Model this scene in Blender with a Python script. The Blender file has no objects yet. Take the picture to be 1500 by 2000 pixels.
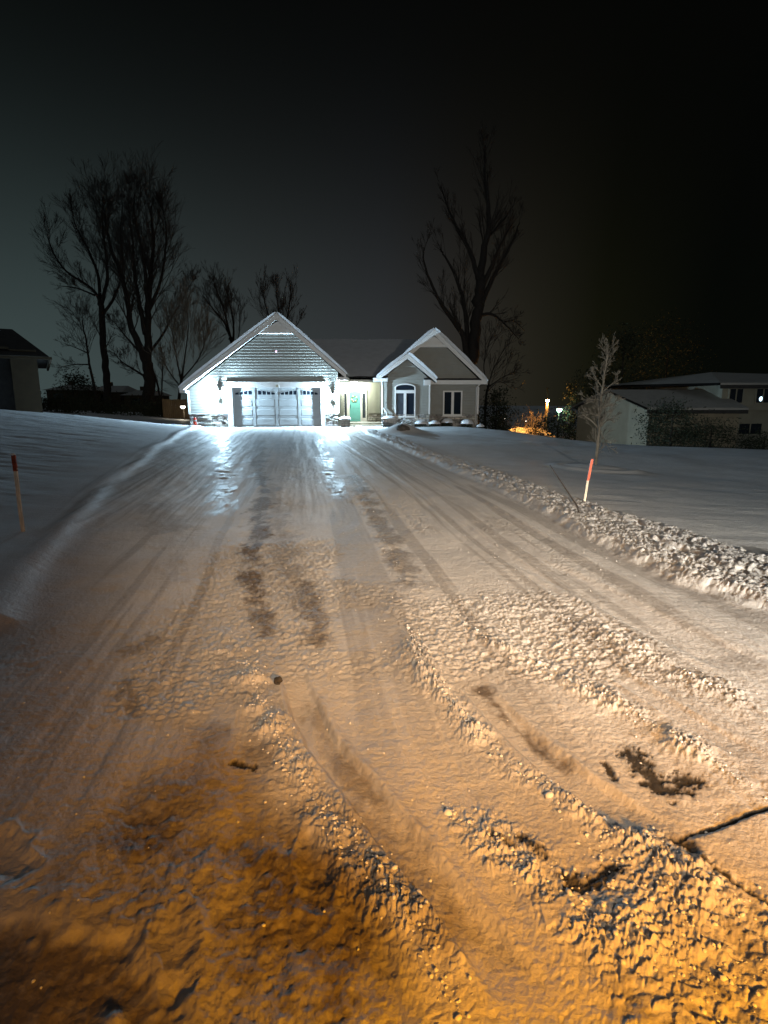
import bpy, math, random
import numpy as np
from mathutils import Vector, Matrix
random.seed(7); rng = np.random.default_rng(7)
R = math.radians
sc = bpy.context.scene
COL = sc.collection

# ------------------------------------------------------------------ camera
F = 1100.0; TH = math.atan(214.0 / F); CH = 1.6
cam_d = bpy.data.cameras.new('camera'); cam = bpy.data.objects.new('camera', cam_d); COL.objects.link(cam)
cam.location = (0, 0, CH); cam.rotation_euler = (math.pi / 2 - TH, 0, 0)
cam_d.sensor_fit = 'VERTICAL'; cam_d.sensor_height = 24; cam_d.lens = 24 * F / 2000
cam_d.clip_start = 0.05; cam_d.clip_end = 3000
sc.camera = cam
cth, sth = math.cos(TH), math.sin(TH)

def ray(u, v):
    a = (u - 750) / F; b = (1000 - v) / F
    return a, cth + b * sth, -sth + b * cth

def P(u, v, Y):
    """point of the vertical plane at distance Y seen at photo pixel (u, v)"""
    dx, dy, dz = ray(u, v); t = Y / dy
    return Vector((dx * t, Y, CH + dz * t))

# ------------------------------------------------------------------ terrain base
CP = [(0,0,0),(-3,0,.02),(3,0,0),(-3,4,.04),(0,5,0),(3,4,-.02),(-1,10,.08),(-4,10,.1),(2.4,10,.04),(-5,20,.2),(-1,20,.19),
 (-10,31,.3),(-5,31,.3),(0,31,.3),(5,31,.22),(-6,5.5,.2),(-8,8,.4),(-13,8,.8),(-9,15,.55),(-14,15,.95),(-18,20,1.35),
 (-12.7,25,.9),(-18,25,1.35),(-11.5,28,.55),(-18,40,.6),(-12,36,.25),(-20,45,.55),(-14,46,.2),(-26,30,1.6),
 (6,10,-.1),(6.3,15.7,-.22),(12,15,-.42),(5,22,.08),(9,24,-.2),(6,30,.15),(12,26,-.38),(16,26,-.5),(20,26,-.65),(13,31,-.85),(20,32,-1.2),
 (12,8,-.35),(7,3,-.2),(12,40,-1.25),(11,50,-1.4),(16,60,-2.4),(5,50,-.9),(0,60,-.8),(-30,60,.6),(0,-20,-.1),(-20,-10,.4),(20,-10,-.5),
 (-40,20,2),(45,20,-1.6),(0,120,-2),(-80,120,0),(80,120,-5),(0,-90,0),(-100,0,1),(100,0,-2),(40,60,-2.6),(-2,38,.3)]
CPa = np.array(CP, float)
def _tps():
    p = CPa[:, :2]; n = len(p)
    d2 = ((p[:, None] - p[None]) ** 2).sum(-1)
    K = np.where(d2 > 0, .5 * d2 * np.log(np.maximum(d2, 1e-9)), 0) + np.eye(n) * 1.5
    A = np.zeros((n + 3, n + 3)); A[:n, :n] = K; A[:n, n] = 1; A[:n, n+1:] = p; A[n, :n] = 1; A[n+1:, :n] = p.T
    return np.linalg.solve(A, np.concatenate([CPa[:, 2], np.zeros(3)]))
TW = _tps()
def base(X, Y):
    X = np.asarray(X, float); Y = np.asarray(Y, float)
    r = np.hypot(X, Y); k = np.minimum(1, 130 / np.maximum(r, 1e-6)); x = X * k; y = Y * k
    z = TW[-3] + TW[-2] * x + TW[-1] * y
    for (px, py, _), w in zip(CP, TW):
        d2 = (x - px) ** 2 + (y - py) ** 2 + 1e-9
        z = z + w * .5 * d2 * np.log(d2)
    return z
def G(u, v, extra=0.0):
    """ground point seen at photo pixel"""
    dx, dy, dz = ray(u, v); Y = 10.0; zb = 0
    for _ in range(30):
        t = (zb - CH) / dz; X = dx * t; Y = dy * t
        if t < 0 or Y > 60: Y = 60; t = Y / dy; X = dx * t
        zb = .5 * zb + .5 * (float(base(X, Y)) + extra)
    return X, Y
def GL(pts): return [G(u, v) for u, v in pts]

# ------------------------------------------------------------------ noise
def _h(ix, iy, s):
    n = (ix.astype(np.int64) * 374761393 + iy.astype(np.int64) * 668265263 + s * 1442695041) & 0xffffffff
    n = ((n ^ (n >> 13)) * 1274126177) & 0xffffffff
    return ((n ^ (n >> 16)) & 0xffffff) / float(0xffffff)
def vn(x, y, s=0):
    ix = np.floor(x); iy = np.floor(y); fx = x - ix; fy = y - iy
    fx = fx * fx * fx * (fx * (fx * 6 - 15) + 10); fy = fy * fy * fy * (fy * (fy * 6 - 15) + 10)
    a = _h(ix, iy, s); b = _h(ix + 1, iy, s); c = _h(ix, iy + 1, s); d = _h(ix + 1, iy + 1, s)
    return (a + (b - a) * fx) * (1 - fy) + (c + (d - c) * fx) * fy
def fbm(x, y, s=0, o=4, g=.5):
    t = 0; a = 1; n = 0
    for i in range(o):
        t = t + a * vn(x * 2 ** i + 17.3 * i, y * 2 ** i - 9.1 * i, s + i * 7); n += a; a *= g
    return t / n
def worley(x, y, s=0):
    ix = np.floor(x); iy = np.floor(y); f1 = np.full(x.shape, 9.); f2 = np.full(x.shape, 9.); idv = np.zeros(x.shape)
    for dx in (-1, 0, 1):
        for dy in (-1, 0, 1):
            cx = ix + dx; cy = iy + dy
            px = cx + .1 + .8 * _h(cx, cy, s); py = cy + .1 + .8 * _h(cx, cy, s + 5)
            d = np.hypot(px - x, py - y); r = _h(cx, cy, s + 11)
            nf = d < f1
            f2 = np.where(nf, f1, np.minimum(f2, d)); idv = np.where(nf, r, idv); f1 = np.where(nf, d, f1)
    return f1, f2, idv
def ss(a, b, x):
    t = np.clip((x - a) / (b - a), 0, 1); return t * t * (3 - 2 * t)
def pdist(X, Y, pts):
    """signed distance to polyline (left +), arclength"""
    best = np.full(X.shape, 1e9); sg = np.zeros(X.shape); al = np.zeros(X.shape); L = 0
    for (x0, y0), (x1, y1) in zip(pts[:-1], pts[1:]):
        ex, ey = x1 - x0, y1 - y0; l = math.hypot(ex, ey)
        t = np.clip(((X - x0) * ex + (Y - y0) * ey) / (l * l), 0, 1)
        d = np.hypot(X - x0 - t * ex, Y - y0 - t * ey)
        m = d < best; cr = ex * (Y - y0) - ey * (X - x0)
        best = np.where(m, d, best); sg = np.where(m, np.sign(cr), sg); al = np.where(m, L + t * l, al); L += l
    return best, sg * best, al

# ------------------------------------------------------------------ materials
def mat(name, color, rough=.7, var=0., scale=8., bump=0., bscale=40., metal=0., spec=.4, emit=None, estr=0., color2=None, stretch=None, trans=0.):
    m = bpy.data.materials.new(name); m.use_nodes = True; nt = m.node_tree; b = nt.nodes['Principled BSDF']
    b.inputs['Base Color'].default_value = (*color, 1); b.inputs['Roughness'].default_value = rough
    b.inputs['Metallic'].default_value = metal; b.inputs['Specular IOR Level'].default_value = spec
    if trans: b.inputs['Transmission Weight'].default_value = trans
    if emit:
        b.inputs['Emission Color'].default_value = (*emit, 1); b.inputs['Emission Strength'].default_value = estr; m.cycles.emission_sampling = 'NONE'
    tc = nt.nodes.new('ShaderNodeTexCoord'); mp = nt.nodes.new('ShaderNodeMapping'); nt.links.new(tc.outputs['Object'], mp.inputs[0])
    if stretch: mp.inputs['Scale'].default_value = stretch
    if var or color2:
        n = nt.nodes.new('ShaderNodeTexNoise'); n.inputs['Scale'].default_value = scale; n.inputs['Detail'].default_value = 6
        nt.links.new(mp.outputs[0], n.inputs['Vector'])
        r = nt.nodes.new('ShaderNodeValToRGB'); r.color_ramp.elements[0].position = .32; r.color_ramp.elements[1].position = .68
        c2 = color2 or tuple(c * (1 + var) for c in color); c1 = color if color2 else tuple(c * (1 - var) for c in color)
        r.color_ramp.elements[0].color = (*c1, 1); r.color_ramp.elements[1].color = (*c2, 1)
        nt.links.new(n.outputs['Fac'], r.inputs[0]); nt.links.new(r.outputs[0], b.inputs['Base Color'])
    if bump:
        n2 = nt.nodes.new('ShaderNodeTexNoise'); n2.inputs['Scale'].default_value = bscale; n2.inputs['Detail'].default_value = 5
        nt.links.new(mp.outputs[0], n2.inputs['Vector'])
        bp = nt.nodes.new('ShaderNodeBump'); bp.inputs['Strength'].default_value = bump; bp.inputs['Distance'].default_value = .02
        nt.links.new(n2.outputs['Fac'], bp.inputs['Height']); nt.links.new(bp.outputs[0], b.inputs['Normal'])
    return m

def attr_col(m, attr='tint'):
    nt = m.node_tree; b = nt.nodes['Principled BSDF']; a = nt.nodes.new('ShaderNodeAttribute'); a.attribute_name = attr
    mx = nt.nodes.new('ShaderNodeMix'); mx.data_type = 'RGBA'; mx.blend_type = 'MULTIPLY'; mx.inputs['Factor'].default_value = 1
    l = b.inputs['Base Color'].links
    if l: nt.links.new(l[0].from_socket, mx.inputs['A'])
    else: mx.inputs['A'].default_value = b.inputs['Base Color'].default_value
    nt.links.new(a.outputs['Color'], mx.inputs['B']); nt.links.new(mx.outputs['Result'], b.inputs['Base Color'])
    return m

M = dict(
 siding=mat('siding', (.29,.29,.265), .55, .05, 3), trim=mat('trim', (.82,.82,.82), .45, .03, 5),
 siding_warm=mat('siding_warm', (.52,.52,.45), .6, .05, 3), roofsnow=mat('roof_snow', (.72,.74,.78), .8, .06, 2, .5, 12),
 shingle=mat('shingle', (.06,.06,.065), .85, .3, 20, .6, 30), garage=mat('garage_door_paint', (.34,.36,.37), .4, .04, 4, .1, 30),
 glass=mat('window_glass', (.012,.018,.028), .02, spec=.35), glass2=mat('curtained_glass', (.035,.045,.06), .5, .25, 6, spec=.25),
 stone=attr_col(mat('stone_veneer', (.52,.50,.47), .85, .35, 9, .8, 22)), mortar=mat('mortar', (.22,.21,.2), .9, .2, 20),
 teal=mat('teal_paint', (.16,.48,.47), .4, .04, 5), metal=mat('dark_metal', (.04,.04,.045), .35, metal=.6),
 chrome=mat('brushed_metal', (.5,.5,.5), .3, metal=1), bark=mat('bark', (.03,.026,.024), .9, .3, 10, .8, 20),
 twig=mat('twig_bark', (.05,.042,.038), .9, .2, 10), frost=mat('frosted_bark', (.20,.18,.15), .85, .35, 6),
 snowy=mat('snow_cover', (.8,.82,.86), .7, .06, 5, .6, 16), rock=mat('rock', (.07,.065,.06), .8, .4, 8, .9, 15),
 ever=mat('evergreen_leaf', (.035,.045,.025), .8, .35, 3), lath=mat('weathered_lath', (.74,.67,.56), .8, .25, 14, .4, 40, stretch=(4,4,.6)),
 orange=mat('orange_paint', (.62,.11,.05), .5, .15, 12), red=mat('red_plastic', (.85,.06,.02), .45, .1, 10), maroon=mat('faded_orange_paint', (.28,.05,.02), .7, .3, 14),
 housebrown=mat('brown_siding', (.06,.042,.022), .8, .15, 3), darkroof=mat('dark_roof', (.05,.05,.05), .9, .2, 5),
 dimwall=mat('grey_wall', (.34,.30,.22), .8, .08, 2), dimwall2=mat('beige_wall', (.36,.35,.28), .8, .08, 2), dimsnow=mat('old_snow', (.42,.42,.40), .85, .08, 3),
 fence=mat('wood_fence', (.16,.11,.06), .85, .25, 6, .3, 30, stretch=(6,6,.5)), concrete=mat('concrete', (.45,.44,.42), .85, .15, 10, .3, 40),
 wreath=mat('wreath_leaf', (.12,.2,.08), .8, .3, 20), flower=mat('wreath_flower', (.85,.8,.6), .7, .1, 20),
 coat=mat('navy_cloth', (.03,.035,.05), .85, .2, 20, .4, 60), pole=mat('wood_pole', (.05,.04,.03), .9, .3, 10),
 lampwhite=mat('lit_lantern_glass', (1,1,1), .3, emit=(.70,.90,1), estr=120), lampporch=mat('lit_ceiling_globe', (1,1,1), .3, emit=(.92,1,.80), estr=12),
 lampsod=mat('sodium_lens', (1,.8,.5), .3, emit=(1,.62,.18), estr=90), lampgreen=mat('mercury_lens', (.8,1,.9), .3, emit=(.45,1,.68), estr=55),
 lampwarm=mat('path_lens', (1,1,.9), .3, emit=(1,.93,.78), estr=7), lampblue=mat('lit_blind', (.8,.9,1), .3, emit=(.6,.83,1), estr=2.5),
 pink=mat('indicator_glass', (1,.7,.9), .3, emit=(1,.55,.9), estr=3),
)

# ------------------------------------------------------------------ mesh builder
ORG = {}
class MB:
    def __init__(s): s.v = []; s.f = []; s.mi = []; s.t = []; s.cur = 0; s.tint = (1, 1, 1)
    def face(s, *p):
        n = len(s.v); s.v += [tuple(q) for q in p]; s.f.append(tuple(range(n, n + len(p)))); s.mi.append(s.cur); s.t += [s.tint] * len(p)
    def raw(s, V, Fc):
        n = len(s.v); s.v += [tuple(q) for q in V]; s.f += [tuple(n + i for i in f) for f in Fc]; s.mi += [s.cur] * len(Fc); s.t += [s.tint] * len(V)
    def box(s, a, b):
        x0, y0, z0 = (min(a[i], b[i]) for i in range(3)); x1, y1, z1 = (max(a[i], b[i]) for i in range(3))
        s.raw([(x0,y0,z0),(x1,y0,z0),(x1,y1,z0),(x0,y1,z0),(x0,y0,z1),(x1,y0,z1),(x1,y1,z1),(x0,y1,z1)],
              [(0,3,2,1),(4,5,6,7),(0,1,5,4),(1,2,6,5),(2,3,7,6),(3,0,4,7)])
    def prism(s, poly, y0, y1):
        """poly of (x,z) extruded from y0 to y1"""
        n = len(poly)
        s.raw([(x, y0, z) for x, z in poly] + [(x, y1, z) for x, z in poly],
              [tuple(range(n)), tuple(range(2 * n - 1, n - 1, -1))] + [(i, i + n, (i + 1) % n + n, (i + 1) % n) for i in range(n)])
    def ring(s, poly, hole, y0, y1):
        """frame between two equal-length xz outlines"""
        n = len(poly)
        s.raw([(x, y0, z) for x, z in poly] + [(x, y0, z) for x, z in hole] + [(x, y1, z) for x, z in poly] + [(x, y1, z) for x, z in hole],
              [q for i in range(n) for q in ((i, (i+1)%n, (i+1)%n+n, i+n), (i+2*n, i+3*n, (i+1)%n+3*n, (i+1)%n+2*n), (i, i+2*n, (i+1)%n+2*n, (i+1)%n), (i+n, (i+1)%n+n, (i+1)%n+3*n, i+3*n))])
    def tube(s, pts, rad, k=6, cap=True):
        pts = [Vector(p) for p in pts]; V = []; Fc = []; n = len(pts)
        if not hasattr(rad, '__len__'): rad = [rad] * n
        ref = Vector((.37, .91, .2)).normalized()
        for i, p in enumerate(pts):
            d = (pts[min(i+1, n-1)] - pts[max(i-1, 0)])
            if d.length < 1e-9: d = Vector((0, 0, 1))
            d.normalize(); a = d.cross(ref)
            if a.length < .05: a = d.cross(Vector((1, 0, 0)))
            a.normalize(); b = d.cross(a)
            for j in range(k):
                t = 2 * math.pi * j / k; V.append(p + (a * math.cos(t) + b * math.sin(t)) * rad[i])
        for i in range(n - 1):
            for j in range(k): Fc.append((i*k+j, i*k+(j+1)%k, (i+1)*k+(j+1)%k, (i+1)*k+j))
        if cap: Fc += [tuple(range(k))[::-1], tuple((n-1)*k+j for j in range(k))]
        s.raw(V, Fc)
    def lathe(s, c, prof, k=16):
        V = []; Fc = []; n = len(prof)
        for r, z in prof:
            for j in range(k): t = 2 * math.pi * j / k; V.append((c[0] + r * math.cos(t), c[1] + r * math.sin(t), c[2] + z))
        for i in range(n - 1):
            for j in range(k): Fc.append((i*k+j, i*k+(j+1)%k, (i+1)*k+(j+1)%k, (i+1)*k+j))
        Fc += [tuple(range(k))[::-1], tuple((n-1)*k+j for j in range(k))]
        s.raw(V, Fc)
    def blob(s, c, r, seed=0, amp=.25, nu=18, nv=12, flat=-1.0, fr=1.5):
        """lumpy ellipsoid; below flat*rz it is cut level"""
        V = []; Fc = []; rx, ry, rz = r
        for i in range(nv + 1):
            th = math.pi * i / nv
            for j in range(nu):
                ph = 2 * math.pi * j / nu; d = Vector((math.sin(th)*math.cos(ph), math.sin(th)*math.sin(ph), math.cos(th)))
                n = float(fbm(np.array(d.x*fr+seed*3.1+d.z*1.7), np.array(d.y*fr-seed*1.3+d.z*.9), seed, 3)) - .5
                k = 1 + amp * 2 * n; V.append((c[0]+d.x*rx*k, c[1]+d.y*ry*k, c[2]+max(d.z*k, flat)*rz))
        for i in range(nv):
            for j in range(nu): Fc.append((i*nu+j, (i+1)*nu+j, (i+1)*nu+(j+1)%nu, i*nu+(j+1)%nu))
        s.raw(V, Fc)
    def build(s, name, mats, parent=None, smooth=False, label=None, cat=None, group=None, kind=None, tint=False):
        me = bpy.data.meshes.new(name); o = bpy.data.objects.new(name, me); COL.objects.link(o)
        if parent is not None: org = ORG[parent.name]; o.parent = parent
        else: org = Vector((0, 0, 0))
        if parent is None and s.v and kind != 'structure':
            a = np.array(s.v); org = Vector(((a[:,0].min()+a[:,0].max())/2, (a[:,1].min()+a[:,1].max())/2, a[:,2].min())); o.location = org
        ORG[o.name] = org
        me.from_pydata([(x-org[0], y-org[1], z-org[2]) for x, y, z in s.v], [], s.f)
        if not isinstance(mats, (list, tuple)): mats = [mats]
        for m in mats: me.materials.append(m)
        if len(mats) > 1: me.polygons.foreach_set('material_index', s.mi)
        if smooth: me.polygons.foreach_set('use_smooth', [True] * len(s.f))
        if tint:
            ca = me.attributes.new('tint', 'FLOAT_COLOR', 'POINT'); ca.data.foreach_set('color', [q for t in s.t for q in (*t, 1)])
        me.update(); tago(o, label, cat, group, kind); return o
def tago(o, label=None, cat=None, group=None, kind=None):
    if label: o['label'] = label
    if cat: o['category'] = cat
    if group: o['group'] = group
    if kind: o['kind'] = kind
def thing(name, loc, label, cat, group=None, kind=None):
    o = bpy.data.objects.new(name, None); COL.objects.link(o); o.location = loc; o.empty_display_size = .2
    ORG[o.name] = Vector(loc); tago(o, label, cat, group, kind); return o
#PART2
# ------------------------------------------------------------------ ground detail (all lines in metres on the ground)
L_edge = [(-30., -1.5), (-9., .2), (-5., 1.5), (-3.3, 2.6)] + GL([(0,1215),(60,1122),(130,1032),(200,962),(280,896),(330,861),(372,838)]) + [(-10.9, 34.)]
I_edge = [(-1.5, 31.)] + GL([(716,850),(770,874),(850,906),(950,951),(1060,1006),(1180,1071),(1320,1140),(1500,1205)]) + [(4.2, 3.1), (7., 2.2), (30., .5)]
O_edge = [(-1.2, 31.8)] + [G(u, v, .2 * k) for u, v, k in [(738,846,.2),(800,862,.4),(850,880,.6),(950,906,.8),(1060,940,1),(1200,982,1),(1350,1022,1),(1500,1066,1)]] + [(6.5, 4.6), (10., 3.9), (32., 2.5)]
RIDGES = [ # polyline, half width, height, clump size (cells/m), clump height
 (GL([(470,1285),(500,1340),(530,1420),(590,1530),(660,1610),(740,1700),(800,1780),(850,1860),(880,1960),(900,2040)]), .10, .035, 24, .040),
 (GL([(795,1225),(830,1310),(870,1370),(930,1430),(1000,1500),(1080,1555),(1170,1605),(1260,1650),(1330,1700),(1420,1760),(1520,1830)]), .075, .030, 26, .036),
 (GL([(880,1200),(960,1260),(1060,1300),(1180,1370),(1290,1430),(1400,1500),(1520,1570)]), .085, .025, 24, .026),
 (GL([(1080,1190),(1180,1240),(1300,1300),(1420,1360),(1540,1420)]), .16, .012, 22, .020),
 (GL([(860,1560),(940,1620),(1020,1670),(1080,1730),(1180,1800),(1300,1880),(1420,1960)]), .10, .018, 26, .034),
 (GL([(1150,1640),(1260,1740),(1380,1850),(1480,1960)]), .24, .02, 20, .040),
 (GL([(430,1200),(470,1260),(500,1320)]), .22, .008, 22, .016),
 (GL([(700,960),(740,1040),(790,1120),(830,1170)]), .10, .01, 16, .014),
]
TRACKS = [ # polyline, half width, depth
 (GL([(560,1280),(590,1370),(630,1450),(680,1510),(720,1560),(800,1660),(880,1760),(960,1860),(1060,1990)]), .075, .022),
 (GL([(900,1310),(950,1370),(1030,1450),(1120,1530),(1220,1600),(1310,1645)]), .085, .022),
 (GL([(1130,1270),(1250,1350),(1380,1430),(1500,1500)]), .07, .012),
 (GL([(1000,1080),(1150,1150),(1300,1230),(1500,1320)]), .20, .012),
 (GL([(640,850),(720,900),(830,980),(960,1070),(1120,1170)]), .10, .010),
 (GL([(690,850),(790,900),(920,970),(1080,1060)]), .08, .012),
]
DIRT = [ # polyline, half width, strength, frequency of break-up
 (GL([(505,900),(515,960),(505,1030),(495,1090),(492,1150)]), .16, 1.0, 4),
 (GL([(530,950),(545,1030),(560,1100),(590,1160)]), .16, .55, 6),
 (GL([(500,1150),(520,1200),(525,1240)]), .10, .85, 9),
 (GL([(590,1140),(610,1200),(620,1250)]), .10, .8, 9),
 (GL([(320,990),(335,1030)]), .28, .5, 3),
 (GL([(335,1090),(345,1130)]), .13, .35, 8),
 (GL([(690,930),(720,980),(750,1030),(780,1090),(800,1140)]), .15, .7, 6), (GL([(510,860),(505,900),(520,960)]), .2, .6, 4),
 (GL([(250,1265),(300,1245)]), .09, .6, 7), (GL([(245,1330),(262,1390)]), .05, .6, 14),
 (GL([(945,1350),(990,1400),(1050,1455),(1090,1490)]), .05, 1., 6),
 (GL([(600,1370),(640,1440),(700,1540)]), .05, .5, 12),
 (GL([(660,1470),(700,1520),(740,1560)]), .05, .6, 10),
 (GL([(730,1600),(800,1700),(850,1790)]), .10, .6, 6), (GL([(1150,1240),(1170,1290)]), .03, .6, 12), (GL([(420,1440),(520,1480)]), .10, .6, 7),
 (GL([(720,900),(860,960),(1000,1040)]), .10, .22, 4), (GL([(760,870),(900,930),(1060,1000)]), .09, .2, 4),
]
ASPH = [
 (GL([(1235,1475),(1270,1520),(1300,1550),(1350,1530)]), .042, 26), (GL([(1110,1725),(1150,1735),(1200,1705)]), .026, 30),
 (GL([(1180,1495),(1200,1530)]), .012, 30), (GL([(1020,1640),(1060,1670)]), .02, 34), (GL([(960,1630),(1000,1650)]), .014, 34),
 (GL([(1520,1580),(1440,1606),(1370,1632),(1325,1650)]), .008, 14), (GL([(1325,1652),(1350,1668)]), .028, 16),
 (GL([(1370,1690),(1440,1740),(1520,1790)]), .006, 20), (GL([(462,1495),(490,1500)]), .02, 30),
]
SLABLINE = GL([(1560,1570),(1440,1608),(1330,1655),(1400,1705),(1470,1750),(1560,1810)])
ICE = [(GL([(434,842),(437,880),(433,930),(430,1000)]), .20, .9), (GL([(618,858),(634,890),(650,930),(664,972)]), .19, .9), (GL([(672,850),(678,858)]), .3, .8),
       (GL([(500,850),(490,930)]), .3, .45), (GL([(540,850),(560,940)]), .3, .35)]

def detail(X, Y):
    """returns height, dict of masks"""
    X = np.asarray(X, float); Y = np.asarray(Y, float); r = np.hypot(X, Y)
    z = base(X, Y)
    _, sL, aL = pdist(X, Y, L_edge); _, sI, aI = pdist(X, Y, I_edge); _, sO, aO = pdist(X, Y, O_edge)
    wob = .10 * (fbm(X * 1.2, Y * 1.2, 3) - .5) + .07 * (fbm(X * 5, Y * 5, 33, 3) - .5)
    near = ss(0, 8, 31 - Y) * .7 + .3
    sIw = sI + wob; sOw = sO + wob * 1.3
    lawnL = ss(0, .25, sL); bank = ss(-.05, .22 , sIw) * (1 - ss(-.10, .04, sOw)); lawnR = ss(-.02, .05, sOw)
    drive = (1 - lawnL) * (1 - ss(-.02, .08, sIw))
    vis = (r < 48)
    # lawns: thick snow with wind ripples
    lw = fbm(X * .35, Y * .35, 8, 4) - .5; rip = fbm(X * .9 + .3 * Y, Y * 3.2, 12, 4) - .5
    z = z + lawnL * (.05 + .10 * lw + .05 * rip * ss(.3, 2, sL)) + lawnR * (.02 + .10 * lw + .018 * rip)
    z = z + .078 * np.exp(-((sL - .02 + .03 * np.sin(Y * 1.1)) / .14) ** 2) * ss(1.5, 3.5, Y)
    # shovelled snow bank on the right
    zr = np.zeros(X.shape); m = vis & (bank > .001)
    if m.any():
        x = X[m]; y = Y[m]; bw = sIw[m]; k = near[m]
        prof = np.clip(bw / np.maximum(bw - sOw[m], .2), 0, 1)
        hgt = (.075 + .05 * prof) * k
        u = aI[m]
        q1 = u + .25 * (fbm(x * 3, y * 3, 26, 3) - .5); q2 = bw + .14 * (fbm(x * 4, y * 4, 27, 3) - .5)
        f1, f2, idv = worley(q1 * 6, q2 * 17, 21); g1, g2, id2 = worley(x * 26, y * 26, 22)
        rg = 1 - np.abs(2 * fbm(q1 * 2.6, q2 * 9, 28, 4, .6) - 1); fl = fbm(q1 * 9, q2 * 30, 29, 3, .6) - .5
        zr[m] = hgt + k * (.038 * (rg - .75) + .018 * idv * ss(0, .25, f2 - f1) + .008 * ss(0, .5, g2 - g1) * id2 + .030 * fl + .05 * (fbm(u * 1.3, bw * 4, 24, 4) - .5) + .016 * (fbm(x * 40, y * 40, 23, 3, .7) - .5))
        # a couple of long broken seams where slabs slid
        zr[m] -= .08 * k * np.exp(-((prof - .45 - .30 * (fbm(u * .9, bw * 0 + .5, 31, 3) - .5)) / .025) ** 2) * ss(.38, .52, fbm(u * .6, bw * 0 + 4.5, 32, 2))
        zr[m] -= .06 * k * np.exp(-((prof - .72 - .30 * (fbm(u * 1.2, bw * 0 + .5, 35, 3) - .5)) / .02) ** 2) * ss(.42, .55, fbm(u * .9, bw * 0 + 9.5, 36, 2))
    z = z + bank * zr
    # general packed snow unevenness
    z = z + drive * (.05 * (fbm(X * .8, Y * .5, 41, 4) - .5) + .010 * (fbm(X * 6, Y * 4, 42, 4) - .5) * (r < 30))
    q = X + .15 * Y + .10 * (fbm(X * .5, Y * .3, 45, 2) - .5)
    stz = fbm(q * 5, Y * .22, 46, 4, .6); stf = ss(.30, .45, fbm(X * .4, Y * .2, 47, 2))
    z = z + drive * (r < 40) * .032 * (stz - .5) * stf
    smooth = np.zeros(X.shape)
    for pts, w, dpt in TRACKS:
        d, s, a = pdist(X, Y, pts); d = d + .02 * (fbm(X * 6, Y * 6, 51, 2) - .5)
        fd = ss(.02, .7, a) * ss(0, .35, sum(math.dist(p_, q_) for p_, q_ in zip(pts[:-1], pts[1:])) - a + .02); k = (1 - ss(w * .75, w * 1.15, d)) * fd; smooth = np.maximum(smooth, k); z = z - k * dpt * near + .4 * dpt * fd * np.exp(-((d - w * 1.25) / (w * .25)) ** 2)
    slab = np.zeros(X.shape)
    d, s, a = pdist(X, Y, SLABLINE); slab = ss(0, .02, s) * (r < 6) * (X > .5) * (1 - ss(2.0, 2.4, Y)); 
    smooth = np.maximum(smooth, slab)
    # fine crusts and scales, elongated across the driveway
    m = (r < 20) & (drive > .01)
    if m.any():
        x = X[m]; y = Y[m]; sm = 1 - .85 * smooth[m]
        patch = ss(.46, .62, fbm(x * .9 + 3, y * .55, 61, 3)); midx = 1 - ss(1.4, 2.6, np.abs(x + .05 * y)); 
        wx = x + .03 * (fbm(x * 9, y * 9, 62, 2) - .5); wy = y + .04 * (fbm(x * 9, y * 9, 63, 2) - .5)
        f1, f2, idv = worley(wx * 17 + wy * 6, wy * 30 - wx * 5, 64)
        sc1 = ss(.0, .5, f2 - f1) * (.3 + idv)
        g = fbm(wx * 18 + wy * 6, wy * 40 - wx * 10, 65, 4, .6) - .5
        amp = (.18 + .82 * patch) * (.06 + .94 * midx) * sm
        midr = ss(1.7, 2.6, y) * (1 - ss(6, 10, y)); z[m] += drive[m] * ((.0055 * sc1 + .012 * g) * amp * (1 + .8 * midr) * (1 - .5 * ss(8, 18, r[m])) + .0035 * (fbm(x * 70, y * 70, 66, 3, .7) - .5) * (r[m] < 8))
    for pts, w, h, cs, ch in RIDGES:
        d, s, a = pdist(X, Y, pts); m = (d < w * 2.4)
        if not m.any(): continue
        x = X[m]; y = Y[m]; dd = d[m] + w * 1.3 * (fbm(x * 5, y * 5, 71, 4, .6) - .5)
        k = np.exp(-(dd / w) ** 2) * (1 - .7 * smooth[m]) * ss(0, .5, a[m] + .05) * ss(0, .45, sum(math.dist(p_, q_) for p_, q_ in zip(pts[:-1], pts[1:])) - a[m]) * (.35 + .95 * ss(.32, .62, fbm(x * 3.1, y * 3.1, 77, 3)))
        f1, f2, idv = worley(x * cs * 1.15 + 1.3 * fbm(x * 30, y * 30, 75, 3), y * cs * 1.7 + 1.3 * fbm(x * 30, y * 30, 76, 3), 72 + cs)
        g1, g2, id2 = worley(x * cs * 2.3, y * cs * 2.3, 82 + cs)
        z[m] += k * (.55 * h + .55 * ch * ss(0, .3, f2 - f1) * (.15 + idv) + .2 * ch * ss(0, .5, g2 - g1) * id2 + .75 * ch * (fbm(x * 20, y * 20, 78, 5, .62) - .5))
    # trampled street corner at the bottom left
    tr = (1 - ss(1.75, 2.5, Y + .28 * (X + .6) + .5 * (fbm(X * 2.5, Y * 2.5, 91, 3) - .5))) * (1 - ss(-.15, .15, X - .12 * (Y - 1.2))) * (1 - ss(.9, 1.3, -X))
    m = (tr > .01) & (r < 6)
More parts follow.
